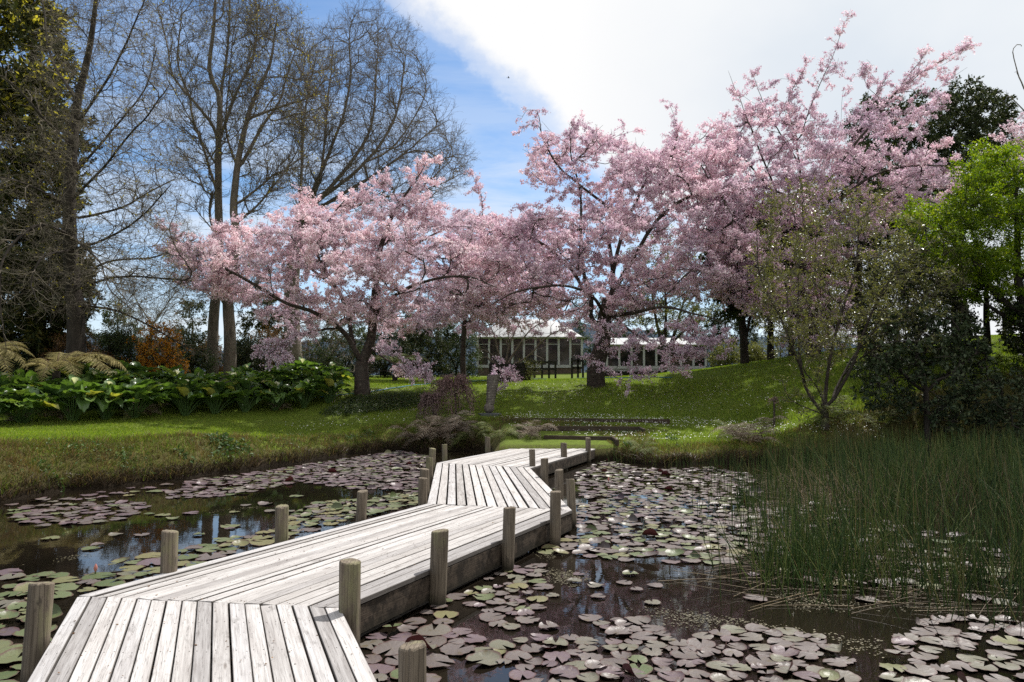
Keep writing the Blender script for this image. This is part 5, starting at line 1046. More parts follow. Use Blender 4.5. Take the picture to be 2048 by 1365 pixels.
tree('bare_tree', 'bare stag-headed branches poking above the skyline at the far edge', None, 40.0, [([(2120, 720), (2110, 450), (2090, 250)], 0.3, 0.1), ([(2090, 250), (2050, 170), (2030, 110)], 0.06, 0.02), ([(2090, 250), (2095, 150), (2080, 80)], 0.06, 0.02), ([(2090, 270), (2040, 220), (2012, 190)], 0.05, 0.02)],
     [([(2008, 200), (2012, 110), (2080, 60), (2140, 100), (2140, 240), (2060, 250)], 0, 2, 50)], bark=B_GREY, tw=(dict(per_m=1.2, length=(0.4, 0.9), npt=5, wob=0.3, maxr=0.1, rmin=0.012), dict(per_m=1.2, length=(0.2, 0.5), npt=4, wob=0.3, rmin=0.009)), rt=0.016, loc=ground_at(2120, 40.0))
# budding many-stemmed bush by the pond, right
tree('budding_shrub', 'many-stemmed bush in small olive new leaf rising from the pond edge by the rushes', (1650, 858), None,
     [([(1650, 860), (1648, 815)], 0.13, 0.11, 0.9), ([(1645, 830), (1612, 765, .4), (1602, 660, .8), (1597, 540, 1), (1594, 420, 1)], 0.055, 0.01, 0.3), ([(1650, 820), (1652, 740), (1680, 640), (1690, 540), (1705, 420)], 0.055, 0.01, 0.3), ([(1655, 820), (1695, 730, -.4), (1745, 620, -.8), (1800, 520, -1), (1840, 450, -1)], 0.055, 0.008, 0.3),
      ([(1660, 800), (1722, 700, .8), (1820, 620, 1), (1900, 575, 1), (1950, 560, 1)], 0.04, 0.006, 0.3), ([(1612, 765), (1560, 660, -.6), (1525, 560, -.8), (1510, 470, -.8)], 0.04, 0.006, 0.2), ([(1640, 830), (1660, 700, 1.6), (1640, 560, 2), (1650, 430, 2)], 0.045, 0.008, 0.3), ([(1690, 740), (1780, 690, -1.2), (1880, 680, -1.6)], 0.03, 0.005), ([(1650, 830), (1600, 800, -.6), (1560, 760, -1)], 0.02, 0.005)],
     [([(1492, 560), (1500, 470), (1545, 395), (1620, 365), (1700, 385), (1760, 385), (1830, 440), (1900, 490), (1950, 560), (1900, 640), (1820, 660), (1750, 680), (1700, 740), (1620, 760), (1540, 680)], 0, 2.2, 700), ([(1600, 860), (1600, 790), (1680, 780), (1710, 830), (1690, 870)], 0, .6, 25)],
     cat='shrub', bark=B_CHERRY, tw=(dict(per_m=6, length=(0.3, 0.9), ang=(20, 50), npt=5, wob=0.15, up=0.05, maxr=0.03, rmin=0.0055), dict(per_m=6.0, length=(0.12, 0.4), npt=3, wob=0.2, rmin=0.0042)), leaves=(('leaf_sprinkle', L_OLIVE, 'leaf', 22, 0.075, (1, 2), 0.02, 0.5),), rt=0.0045, zpen=1.2, fwd=1.0, twig_bark=B_TWIG)
# glossy camellia and dark bushes under the maple
CT = (dict(per_m=5.0, length=(0.3, 0.6), npt=4, wob=0.25, maxr=0.05, rmin=0.004), dict(per_m=5.0, length=(0.1, 0.3), npt=3, rmin=0.003))
leafy('camellia_bush', 'dark glossy camellia bush hanging over the shaded bank beside the budding bush', 1840, 21.5, [([(1850, 870), (1850, 780), (1840, 720)], 0.12, 0.05), ([(1850, 790), (1770, 720), (1720, 690)], 0.05, 0.01), ([(1850, 780), (1930, 720), (1980, 700)], 0.05, 0.01)],
      [(1700, 730), (1730, 650), (1800, 620), (1880, 610), (1950, 640), (1995, 720), (2010, 800), (1980, 860), (1900, 872), (1840, 840), (1760, 830), (1715, 790)], 1.7, 420, L_CAM, 'broad', 0.11, 17, cat='bush', tw=CT, up=0.6, jit=0.03, group='dark bushes on the shaded bank')
leafy('evergreen_bush', 'very dark bush at the far edge above the rushes', 2070, 21.0, [([(2070, 870), (2070, 800)], 0.12, 0.05)], [(1960, 860), (1985, 770), (2040, 730), (2150, 720), (2200, 860), (2080, 885)], 1.5, 200, L_CAM, 'broad', 0.10, 17, cat='bush', tw=CT, up=0.6, group='dark bushes on the shaded bank')
leafy('evergreen_bush', 'dark leafy bush behind the camellia, under the low boughs', 1830, 26.5, [([(1830, 770), (1830, 700)], 0.12, 0.05)], [(1715, 740), (1715, 600), (1770, 490), (1850, 440), (1920, 480), (1960, 600), (1960, 700), (1860, 740)], 1.8, 460, L_DARK, 'leaf', 0.11, 22, cat='bush', tw=CT, group='dark bushes on the shaded bank')
# bare magnolia in the crate
tree('magnolia_tree', 'bare arching magnolia growing out of the dark board crate', None, 38.0, [([(1012, 752), (1010, 736)], 0.14, 0.13, 0.9), ([(1010, 738), (985, 720), (975, 712), (960, 722)], 0.07, 0.02), ([(1010, 736), (1000, 700), (980, 665), (965, 640)], 0.07, 0.01), ([(1012, 736), (1030, 700), (1060, 660), (1100, 640)], 0.07, 0.01), ([(1010, 736), (1018, 690), (1030, 650), (1050, 625)], 0.06, 0.01), ([(1012, 738), (1050, 712), (1090, 680), (1130, 655)], 0.06, 0.01), ([(1008, 730), (970, 700), (945, 690)], 0.05, 0.01)],
     [([(940, 700), (945, 655), (985, 622), (1050, 612), (1110, 632), (1135, 660), (1100, 700), (1040, 715), (980, 715)], 0, 1.5, 110)], bark=B_TWIG, tw=(dict(per_m=1.6, length=(0.4, 1.0), npt=5, wob=0.15, up=0.02, maxr=0.06, rmin=0.007), dict(per_m=1.2, length=(0.15, 0.35), npt=3, rmin=0.005)), leaves=(('bud', L_YELLOW, 'leaf', 0.5, 0.07, 2, 0.02, 0.2),), rt=0.010, loc=ground_at(1012, 38.0) + np.array([0, 0, 0.7]))
# little weeping tree beside the sculpture
L_WEEP = leaf_mat('weeping_bud', [(0, (0.13, 0.08, 0.075)), (0.7, (0.24, 0.155, 0.15)), (1, (0.45, 0.31, 0.33))], 0.35, (1, 1, 1))
def weeping(label, base, top, spread, drop, n, r0, leafn):
    g = ground_hit(*base); d = g[1]; t = thing('weeping_tree', label, 'weeping tree', g, 'small weeping trees on the bank')
    tp = at(top[0], top[1], d); mb = MB(); tr = resample(np.array([g - [0, 0, .2], g * 0.6 + tp * 0.4 + [0.02, 0, 0], tp]), 8); mb.tubes(tr, np.linspace(r0, r0 * 0.7, 8), 8); mb.build('trunk', B_CHERRY, t, True)
    a = rng.random(n) * 6.28; s_ = np.linspace(0, 1, 9); rr = spread * (0.35 + 0.75 * rng.random(n)); P = np.zeros((n, 9, 3)); dr = drop * (0.3 + 0.9 * rng.random(n))
    P[..., 0] = tp[0] + np.cos(a)[:, None] * rr[:, None] * s_ ** 0.9; P[..., 1] = tp[1] + np.sin(a)[:, None] * rr[:, None] * s_ ** 0.9
    P[..., 2] = tp[2] + spread * (0.12 + 0.5 * rng.random((n, 1))) * np.sin(s_ * 2.5)[None] - dr[:, None] * s_ ** 2.6; P[:, 1:] += np.cumsum(rng.normal(0, 0.02, P[:, 1:].shape), 1)
    P[..., 2] = np.maximum(P[..., 2], ground_z(P[..., 0], P[..., 1]) + 0.04)
    G1 = (P, np.broadcast_to(0.012 * (1 - 0.8 * s_), P.shape[:2])); G2 = twigs([G1], 5, (0.1, 0.4), (20, 60), 4, 0.2, -0.15, 1.0, 0.2, 0.6, 0.003)
    mb = MB(); mb.tubes(G1[0], G1[1], 4); mb.tubes(G2[0], G2[1], 3); mb.build('weeping_branches', B_MAUVE, t)
    C, D = along([G1, G2], leafn, 0.2, 0.015); mb = MB(); mb.inst(LEAF_V, LEAF_F, C, frames(len(C), None, 1, D), 0.05 * (0.6 + 0.8 * rng.random(len(C)))); mb.build('crown', L_WEEP, t)
weeping('little weeping tree with mauve brown hanging twigs beside the stone sculpture', (912, 832), (908, 775), 0.95, 1.05, 95, 0.04, 60)
weeping('tiny grafted weeping tree, a bare stick with a knot of twigs on the slope', (1547, 855), (1548, 803), 0.22, 0.35, 16, 0.045, 6)
weeping('low weeping tree of mauve twigs tumbling over the bank above the ferns', (868, 850), (862, 800), 0.6, 1.1, 50, 0.03, 40)
# ---------------------------------------------------------------- arum bed
L_ARUM = leaf_mat('arum_leaf', [(0, (0.055, 0.105, 0.032)), (0.55, (0.105, 0.185, 0.055)), (0.9, (0.16, 0.235, 0.07)), (1, (0.33, 0.32, 0.09))], 0.36, (1.5, 1.5, 0.5), 0.30, 0.5, 1.2)
M_STALK = plain_mat('green_stalk', (0.06, 0.11, 0.03), 0.5)
M_SPATHE = leaf_mat('spathe', [(0, (0.70, 0.72, 0.50)), (1, (0.80, 0.80, 0.62))], 0.35, (1, 1, 0.7))
def arum_leaf_template(seed):
    r = np.random.default_rng(seed); nu, nv = 9, 7; V = []
    for i in range(nu):
        u = i / (nu - 1); wd = 0.36 * (math.sin(math.pi * min(1, (u * 0.92 + 0.10)) ** 0.75) ** 0.8) * (1 if u < 0.98 else 0.05)
        for j in range(nv):
            v = -1 + 2 * j / (nv - 1); back = -0.18 * abs(v) ** 1.5 * (1 - u) ** 3
            V.append((u + back, wd * v, 0.16 * abs(v) * wd / 0.3 - 0.42 * u * u + 0.12 * u + (0.05 * math.sin(u * 11 + seed) * abs(v) ** 1.5 + 0.03 * math.sin(u * 23 + v * 3 + seed)) * (1 if abs(v) > 0.3 else 0.2)))
    k = (np.arange(nu - 1)[:, None] * nv + np.arange(nv - 1)[None]).ravel()
    return np.array(V), [np.stack([k, k + nv, k + nv + 1, k + 1], -1)]
ARUM = [arum_leaf_template(i) for i in range(6)]
def arum_clump(n, hgt, rad, spathes, seed):
    t = thing('arum_plant', 'x', 'plant', (0, 0, 0), 'arum plants in the bed')
    mb = MB(); ms = MB(); tips = []
    a = rng.random(n) * 6.28; q = rng.random(n) ** 0.6; h = hgt * (0.45 + 0.65 * (1 - q * 0.75) * (0.7 + 0.5 * rng.random(n)))
    for i in range(n):
        d = np.array([math.cos(a[i]), math.sin(a[i]), 0]); b = d * 0.10 * rng.random(); tp = d * rad * q[i] + [0, 0, h[i]] + rng.normal(0, 0.03, 3)
        P = resample(np.array([b, b * 0.4 + tp * 0.6 + [0, 0, 0.12 * h[i]], tp]), 6); ms.tubes(P, np.linspace(0.012, 0.007, 6), 4)
        el = R(12 + 45 * (1 - q[i]) + rng.normal(0, 18)); az = a[i] + rng.normal(0, 0.6)
        x = np.array([math.cos(az) * math.cos(el), math.sin(az) * math.cos(el), math.sin(el)]); y = nrm(np.cross([0, 0, 1], x)); y = nrm(y + np.array([0, 0, 1]) * rng.normal(0, 0.25)); z = np.cross(x, y); y = np.cross(z, x)
        tv, tf = ARUM[int(rng.integers(0, 6))]; mb.inst(tv, tf, tp[None], np.stack([x, y, z])[None], 0.36 + 0.26 * rng.random())
    mb.build('foliage', L_ARUM, t, smooth=True); ms.build('stalk', M_STALK, t, smooth=True)
    for k in range(spathes):
        az = rng.random() * 6.28; p = np.array([math.cos(az) * 0.25 * rng.random(), math.sin(az) * 0.25 * rng.random() - 0.1, hgt * 1.12])
        f = MB(); aa = np.linspace(0.5, 5.8, 10); V = []
        for u, r_ in ((0, 0.01), (0.4, 0.035), (0.75, 0.055), (1.0, 0.085)):
            for w_ in aa: V.append((p[0] + r_ * math.cos(w_ + az), p[1] + r_ * math.sin(w_ + az), p[2] + 0.15 * u + 0.05 * u * u * math.cos(w_ - 3.1)))
        kk = (np.arange(3)[:, None] * 10 + np.arange(9)[None]).ravel(); f.add(np.array(V), np.stack([kk, kk + 1, kk + 11, kk + 10], -1))
        f.build('spathe', M_SPATHE, t, smooth=True); f = MB(); f.tubes(np.array([p * [0.5, 0.5, 0], p]), np.array([0.01, 0.007]), 5); f.build('flower_stalk', M_STALK, t)
    return t
protos = [arum_clump(52, 0.78, 0.62, 0, 1), arum_clump(44, 0.90, 0.55, 1, 2), arum_clump(60, 0.70, 0.70, 0, 3), arum_clump(48, 0.85, 0.60, 2, 4)]
cols = ['under the tree fern at the very edge', 'between the two tree ferns', 'below the golden tree fern crown', 'under the drooping golden frond', 'below the golden frond tips', 'below the orange flowering shrub', 'left of the fallen log', 'in front of the fallen log', 'below the tallest bare trunk', 'below the paired bare stems', 'just past the paired bare stems', 'below the trunk of the fan-shaped tree', 'at the end of the bed nearest the cherry']
used_p = set(); 
for ri, (dy, rn) in enumerate(((-3, 'front'), (-24, 'middle'), (-44, 'back'))):
    for ci, cn in enumerate(cols):
        px = -15 + 56 * ci + (24 if ri == 1 else 0) + rng.normal(0, 7)
        if ri == 0 and ci in (2, 6): continue
        if ri == 2 and ci in (7, 8, 12): continue
        if ci == 12 and ri == 1: px -= 24
        line = np.interp(px, [-60, 0, 300, 600, 690], [858, 853, 839, 822, 803]); g = ground_hit(px, line + dy)
        k = int(rng.integers(0, 4)); lb = '%s arum clump, %s row, %s' % ({0: 'low', 1: 'tall', 2: 'wide', 3: 'tall'}[k], rn, cn)
        lb = lb if len(lb.split()) <= 14 else lb.replace(' of broad glossy leaves', '')
        if k in (1, 3): lb = lb.replace(' of broad glossy leaves', '').replace('arum clump', 'white-flowered arum clump')
        sc_ = 0.92 + 0.25 * rng.random()
        if k not in used_p: o = protos[k]; o.location = tuple(g); o.rotation_euler = (0, 0, rng.random() * 6.28); o.scale = (sc_,) * 3; o['label'] = lb; used_p.add(k)
        else: o = dup(protos[k], g, rng.random() * 6.28, sc_, lb)

# ---------------------------------------------------------------- ferns
def pinna(n=18):
    V = []; Fc = []
    for i in range(n):
        u = (i + 0.2) / n; L = 0.17 * (1 - u) ** 0.7 * (0.6 + 0.4 * min(1, u * 8)); s0 = 0.78 / n
        for sg in (-1, 1):
            b = len(V); V += [(u, 0, 0), (u + s0, 0, 0), (u + s0 * 1.6, sg * L, -0.03 - 0.15 * L)]; Fc.append([b, b + 1, b + 2] if sg > 0 else [b + 1, b, b + 2])
    return np.array(V), [np.array(Fc)]
PIN_V, PIN_F = pinna(18); PIN2_V, PIN2_F = pinna(9)
def frond(mb, ms, base, az, L, rise, droop, npin=22, wid=0.28, fine=True, thick=0.014, twist=0.0):
    if L > 1.2: rise = rise + 0.45; droop = droop + 0.30
    s_ = np.linspace(0, 1, 26); d = np.array([math.cos(az), math.sin(az), 0]); side = np.array([-math.sin(az), math.cos(az), 0])
    P = base + d * (L * (s_ - 0.12 * s_ ** 3))[:, None] + np.array([0, 0, 1.0]) * (L * (rise * s_ - droop * s_ ** 2.1))[:, None] + side * (twist * L * s_ ** 2)[:, None]
    ms.tubes(P, thick * (1 - 0.85 * s_), 5)
    C, Fr, S = [], [], []
    for i in range(npin):
        u = 0.16 + 0.83 * (i / (npin - 1)); f = u * 25; k = min(int(f), 24); c = P[k] + (P[k + 1] - P[k]) * (f - k); T = nrm(P[k + 1] - P[k])
        ln = L * wid * (math.sin(math.pi * (0.12 + 0.88 * u) ** 0.85) ** 0.75 + 0.03)
        for sg in (-1, 1):
            y0 = nrm(np.cross(np.array([0, 0, 1.0]), T)) * sg; x = nrm(y0 * 0.9 + T * 0.42 + np.array([0, 0, -0.30 + rng.normal(0, 0.10)])); z = nrm(np.cross(x, T) * (-sg)); z = z if z[2] > 0 else -z; y = np.cross(z, x)
            C.append(c); Fr.append(np.stack([x, y, z])); S.append(ln * (0.92 + 0.16 * rng.random()))
    mb.inst(*((PIN_V, PIN_F) if fine else (PIN2_V, PIN2_F)), np.array(C), np.array(Fr), np.array(S))
L_GOLD = leaf_mat('golden_frond', [(0, (0.22, 0.19, 0.075)), (0.6, (0.36, 0.31, 0.13)), (1, (0.46, 0.40, 0.18))], 0.30, (1.1, 1.05, 0.7), 0.6, 0.2)
L_FERN = leaf_mat('fern_green', [(0, (0.06, 0.085, 0.025)), (0.6, (0.12, 0.155, 0.045)), (1, (0.26, 0.27, 0.10))], 0.3, None, 0.6, 0.2)
L_FERNB = leaf_mat('fern_brown', [(0, (0.09, 0.06, 0.045)), (0.5, (0.19, 0.145, 0.11)), (1, (0.42, 0.37, 0.30))], 0.2, (1, 1, 1), 0.7, 0.2)
M_RACHIS = plain_mat('brown_rachis', (0.12, 0.08, 0.04), 0.7)
def tree_fern(label, g, trunk, fr, mat_, group='tree ferns', fine=True, npin=24, wid=0.26):
    t = thing('tree_fern', label, 'fern', g, group); mb = MB(); tp = np.array(g) + [0, 0, trunk]
    mb.tubes(np.array([np.array(g) - [0, 0, .3], np.array(g) * 0.5 + tp * 0.5, tp]), np.array([0.16, 0.13, 0.12]), 10); mb.build('trunk', B_DARK, t, True)
    for az, L, ri, dr, tw_ in fr:
        mb = MB(); frond(mb, mb2 := MB(), tp, R(az), L, ri, dr, npin, wid, fine, 0.018, tw_); f = mb.build('frond', mat_, t); mb2.build('rachis', M_RACHIS, f)
    return t
g = ground_at(112, 24.0); tz = at(112, 742, 24.0)[2] - g[2]
tree_fern('golden tree fern with long arching fronds behind the arum bed', g, tz, [(2, 2.7, 0.42, 0.62, 0.05), (-14, 2.5, 0.36, 0.60, 0), (20, 2.3, 0.50, 0.62, 0), (48, 1.9, 0.65, 0.6, 0), (85, 1.5, 0.85, 0.6, 0), (118, 1.6, 0.8, 0.65, 0), (160, 1.5, 0.55, 0.6, 0), (205, 1.3, 0.4, 0.6, 0), (-40, 2.0, 0.30, 0.65, 0), (-75, 1.5, 0.25, 0.7, 0)], L_GOLD)
g = ground_at(-50, 22.5); tz = at(-50, 720, 22.5)[2] - g[2]
tree_fern('golden green tree fern cut off at the edge, fronds reaching over the arums', g, tz, [(0, 1.9, 0.40, 0.75, 0), (-22, 1.9, 0.35, 0.85, 0), (-45, 1.8, 0.3, 0.85, 0), (25, 1.8, 0.5, 0.6, 0), (60, 1.7, 0.7, 0.6, 0), (100, 1.7, 0.7, 0.6, 0), (-80, 1.8, 0.3, 0.8, 0), (150, 1.8, 0.5, 0.6, 0)], L_GOLD)
g = ground_at(790, 39.0)
tree_fern('green tree fern in shade behind the light pink cherry', g, 0.9, [(0, 2.3, 0.40, 0.55, 0), (-25, 2.1, 0.35, 0.6, 0), (30, 2.0, 0.5, 0.6, 0), (80, 1.8, 0.7, 0.6, 0), (140, 1.9, 0.6, 0.6, 0), (190, 2.0, 0.4, 0.6, 0), (-70, 1.8, 0.3, 0.6, 0)], L_FERN)
def fern(label, base, L, n, mat_, group='ferns on the pond bank', gz=None):
    g = ground_hit(*base) if gz is None else gz; t = thing('fern', label, 'fern', g, group); a0 = rng.random() * 360
    for k in range(n):
        mb = MB(); frond(mb, m2 := MB(), np.array(g) + [rng.normal(0, .05), rng.normal(0, .05), 0.03], R(a0 + 360 * k / n + rng.normal(0, 14)), L * (0.7 + 0.5 * rng.random()), 0.7 + 0.8 * rng.random(), 0.85 + 0.3 * rng.random(), 15, 0.26, False, 0.007)
        f = mb.build('frond', mat_, t); m2.build('rachis', M_RACHIS, f)
for b, L, n, mt, lb in (((838, 893), 0.75, 12, L_FERNB, 'brown fern hanging to the water where the left bank meets the fern thicket'), ((880, 893), 0.95, 15, L_FERNB, 'big bronze brown fern in the thicket left of the boardwalk end'), ((915, 880), 0.85, 14, L_FERNB, 'silvery brown fern behind the big bronze one, below the sculpture'),
                        ((945, 893), 0.75, 12, L_FERN, 'green fern beside the far boardwalk post, below the sculpture plate'), ((1000, 888), 0.7, 12, L_FERN, 'yellow green fern between the last two left boardwalk posts'), ((1062, 886), 0.7, 12, L_FERNB, 'silver-tipped fern at the corner where the boardwalk meets the steps'), ((860, 868), 0.7, 11, L_FERN, 'fern under the low tumbling weeping tree'),
                        ((1500, 900), 0.85, 13, L_FERNB, 'pale straw brown fern on the bank by the rushes'), ((1470, 885), 0.7, 10, L_FERN, 'green fern just above the straw brown fern by the rushes'), ((1285, 916), 0.5, 9, L_FERN, 'small green fern at the water edge right of the boardwalk end'),
                        ((1660, 858), 0.8, 11, L_FERN, 'fern at the foot of the many-stemmed budding bush'), ((1760, 868), 0.8, 11, L_FERN, 'dim fern under the glossy camellia')):
    fern(lb, (b[0], b[1] - 9), L * 1.35, n + 4, mt)
for b, L, n, mt, lb in (((35, 846), 0.6, 10, L_FERNB, 'dead brown fern at the bed front under the edge tree fern'), ((118, 838), 0.7, 11, L_FERNB, 'rusty dead fern at the bed front below the golden tree fern'), ((90, 836), 0.7, 11, L_FERN, 'green fern in the bed front between dead brown ferns'), ((215, 818), 0.7, 11, L_FERNB, 'brown fern in the arums below the drooping golden frond'),
                        ((300, 832), 0.75, 12, L_FERNB, 'rust brown fern spilling onto the lawn below the orange shrub'), ((262, 838), 0.6, 10, L_FERN, 'low green fern at the bed front left of the rust brown one'), ((560, 822), 0.55, 9, L_FERNB, 'small withered fern at the bed front below the paired stems'), ((395, 775), 0.9, 12, L_FERN, 'dark fern behind the arums beside the fallen log'), ((490, 768), 0.9, 12, L_FERN, 'fern at the foot of the paired bare stems')):
    fern(lb, b, L, n, mt, 'ferns among the arums')

# fallen log
a, b = at(395, 757, 28.5), at(478, 783, 26.5); mb = MB(); P = resample(np.array([a, a * 0.5 + b * 0.5 + [0, 0, 0.08], b]), 12)
mb.tubes(P, np.linspace(0.20, 0.27, 12) + rng.normal(0, 0.01, 12), 14, cap=True)
tag(mb.build('fallen_log', bark_mat('grey_log', (0.06, 0.05, 0.045), (0.16, 0.14, 0.125), None, 6, 1.0), smooth=True), 'grey fallen log sloping down behind the arum plants', 'log')

# ---------------------------------------------------------------- shrubs behind
def shrub(label, px, d, hw, h_px, mat_, n=120, size=0.09, per=26, name='shrub', group='shrubs behind the garden', dh=1.2, tips=None, shape='leaf', y0=None):
    n = int(n * 1.7); per = per * 1.2
    g = ground_at(px, d); y1 = float(project(g)[1]); y0_ = y1 - h_px
    ol = [(px - hw * 0.8, y1 + 3), (px - hw, y1 - h_px * 0.45), (px - hw * 0.65, y1 - h_px * 0.85), (px - hw * 0.1, y0_), (px + hw * 0.5, y1 - h_px * 0.9), (px + hw * 0.95, y1 - h_px * 0.5), (px + hw * 0.8, y1 + 3)]
    return leafy(name, label, px, d, [([(px, y1), (px + 2, y1 - h_px * 0.3)], 0.06, 0.03), ([(px, y1 - h_px * 0.15), (px - hw * 0.5, y1 - h_px * 0.6)], 0.03, 0.01), ([(px, y1 - h_px * 0.15), (px + hw * 0.5, y1 - h_px * 0.6)], 0.03, 0.01)], ol, dh, n, mat_, shape, size, per, cat='shrub', group=group, tips=tips, loc=g, up=0.5)
shrub('orange flowering shrub glowing behind the arum bed', 315, 29.5, 48, 112, L_MID, 130, 0.07, 8, name='flowering_shrub', tips=(L_ORANGE, 'leaf', 60, 0.095, 2, 0.05, 0.5))
shrub('rust brown shrub behind the golden tree fern', 148, 28, 62, 110, L_RUST, 150, 0.06, 22)
shrub('dark green small-leaved shrub between golden frond and orange flowers', 240, 30, 48, 105, L_MID, 170, 0.065, 26)
shrub('dark shrub behind the tree fern at the edge', 10, 29, 70, 110, L_DARK, 170, 0.09, 22)
shrub('olive shrub right of the orange flowers, left of the tallest trunk', 380, 34, 42, 80, L_MID, 120, 0.08, 18)
shrub('low dark shrub between the bare trunks', 500, 38, 50, 70, L_DARK, 120, 0.09, 20)
shrub('brown green shrub behind the fan-shaped tree trunk', 545, 42, 55, 95, L_RUST, 130, 0.08, 12)
shrub('olive shrub behind the cherry trunk', 690, 43, 62, 110, L_MID, 150, 0.09, 14)
shrub('dark green shrub right of the cherry trunk', 770, 44, 60, 105, L_DARK, 160, 0.10, 18)
shrub('dense dark shrub left of the marquee plinth', 845, 46, 55, 115, L_DARK, 170, 0.10, 18)
shrub('tall brownish shrub touching the marquee corner', 912, 48, 50, 120, L_MID, 160, 0.10, 14)
shrub('low green shrub in the gap behind the arum bed end', 640, 36, 45, 55, L_MID, 100, 0.08, 18)
shrub('green leafy bush growing out of the tree crate corner', 1058, 37.4, 16, 36, L_OLIVE, 50, 0.06, 20, dh=0.4)
shrub('pale olive shrub beyond the long pavilion', 1460, 52, 36, 55, L_OLIVE, 110, 0.10, 16)
shrub('olive shrub between the slender evergreen stems', 1515, 48, 32, 42, L_OLIVE, 90, 0.10, 16)
shrub('tall dark shrub right of the long pavilion, behind the first slender evergreen', 1455, 58, 60, 150, L_DARK, 150, 0.13, 16)
shrub('dark hedge shrub behind the slender evergreens', 1560, 60, 80, 170, L_DARK, 130, 0.12, 14)
shrub('green shrub beyond the crest cherry trunk', 1640, 50, 70, 130, L_MID, 130, 0.10, 14)
shrub('dull green shrub behind the white marquee', 1190, 68, 70, 170, L_MID, 120, 0.14, 14)
shrub('wide dull shrub beyond the long pavilion roof', 1330, 70, 110, 190, L_DARK, 170, 0.14, 14)
shrub('brown shrub far behind the tall bare trunks', 445, 56, 70, 80, L_RUST, 130, 0.12, 12)
shrub('grey green shrub far behind the bed', 330, 60, 80, 75, L_MID, 140, 0.12, 12)
shrub('dark shrub far behind the golden tree fern', 190, 56, 70, 90, L_DARK, 140, 0.12, 14)
shrub('dusky shrub far behind the pink cherry', 610, 62, 90, 150, L_RUST, 150, 0.12, 12)
shrub('dull green shrub far behind the light pink cherry crown', 760, 66, 100, 180, L_MID, 170, 0.14, 12)
shrub('dark far shrub left of the marquee dome', 900, 70, 90, 190, L_DARK, 170, 0.14, 14)
# weeds on the left bank
L_WEED = leaf_mat('weed_leaf', [(0, (0.03, 0.07, 0.015)), (1, (0.08, 0.14, 0.03))], 0.3, None, 0.5, 0.3)
def weed(label, base, n, size, spread):
    g = ground_hit(*base); t = thing('weed', label, 'weed', g, 'weeds on the pond bank'); mb = MB(); C = g + rng.normal(0, 1, (n, 3)) * [spread, spread, 0]; C[:, 2] = ground_z(C[:, 0], C[:, 1]) + 0.03 + spread * 0.5 * rng.random(n)
    mb.inst(LEAFW_V, LEAFW_F, C, frames(n, (0, -0.3, 1.0), 0.6), size * (0.6 + 0.8 * rng.random(n))); mb.build('foliage', L_WEED, t)
for b, n, s_, sp, lb in (((450, 893), 150, 0.11, 0.22, 'largest leafy weed on the left bank face'), ((490, 900), 70, 0.10, 0.12, 'leafy weed just beside the largest one on the left bank'), ((365, 910), 30, 0.10, 0.07, 'pale rosette weed on the left bank'), ((85, 945), 40, 0.10, 0.10, 'rosette weed low on the bank near the edge'), ((115, 970), 26, 0.09, 0.07, 'small weed hanging just over the water on the left bank'), ((250, 925), 26, 0.09, 0.07, 'small weed halfway along the left bank'),
                         ((740, 872), 60, 0.09, 0.14, 'leafy weed on the bank where it bends to the fern thicket'), ((700, 880), 40, 0.09, 0.12, 'weed beside the bend of the left bank'), ((1255, 893), 34, 0.10, 0.09, 'blue green weed rosette right of the boardwalk end'), ((1345, 880), 30, 0.09, 0.09, 'weed on the mossy bank above the far lily raft')):
    weed(lb, b, n, s_, sp)

# ---------------------------------------------------------------- grass, daisies, petals
L_GRASS = leaf_mat('grass_blade', [(0, (0.095, 0.15, 0.014)), (0.6, (0.18, 0.26, 0.026)), (0.93, (0.25, 0.31, 0.045)), (1, (0.36, 0.31, 0.11))], 0.5, (1.3, 1.4, 0.5), 0.5, 0.25, 0.35, ((0.20, 0.20, 0.05), 0.9, 0.56, 0.5))
L_BANK = leaf_mat('bank_grass_blade', [(0, (0.06, 0.09, 0.014)), (0.55, (0.12, 0.165, 0.025)), (0.68, (0.14, 0.10, 0.045)), (1, (0.27, 0.19, 0.10))], 0.4, (1.1, 1.1, 0.7), 0.6, 0.2, 0.9, ((0.15, 0.095, 0.045), 1.6, 0.50, 0.75))
def scatter(n, dlo, dhi, pxlo=-120, pxhi=2170):
    d = np.exp(np.log(dlo) + (np.log(dhi) - np.log(dlo)) * rng.random(n)); px = pxlo + (pxhi - pxlo) * rng.random(n)
    x = (px - 1024) / F * d * 1.01; return x, d
def blades(mb, x, y, h, wd, lean=0.45):
    n = len(x); a = rng.random(n) * 6.28; la = rng.random(n) * 6.28; l = np.abs(rng.normal(0, lean, n)); z = ground_z(x, y) - 0.01
    sx, sy = np.cos(a) * wd / 2, np.sin(a) * wd / 2; tx, ty = np.cos(la) * l * h, np.sin(la) * l * h
    b = np.stack([x, y, z], -1); V = np.empty((n, 5, 3)); o = np.stack([sx, sy, 0 * sx], -1); tip = np.stack([tx, ty, h], -1); mid = np.stack([tx * 0.35, ty * 0.35, h * 0.6], -1)
    V[:, 0] = b - o; V[:, 1] = b + o; V[:, 2] = b + mid + o * 0.75; V[:, 3] = b + mid - o * 0.75; V[:, 4] = b + tip
    i = np.arange(n)[:, None] * 5; mb.v.append(V.reshape(-1, 3)); mb.uv.append(np.zeros((n * 5, 2)))
    mb.f.append((np.concatenate([i + np.array([0, 1, 2, 3])]) + mb.n, 0)); mb.f.append((i + np.array([3, 2, 4]) + mb.n, 0)); mb.n += n * 5
x, y = scatter(430000, 12.5, 46); sd = shore_dist(x, y); k = (sd > 0.9); x, y, sd = x[k], y[k], sd[k]
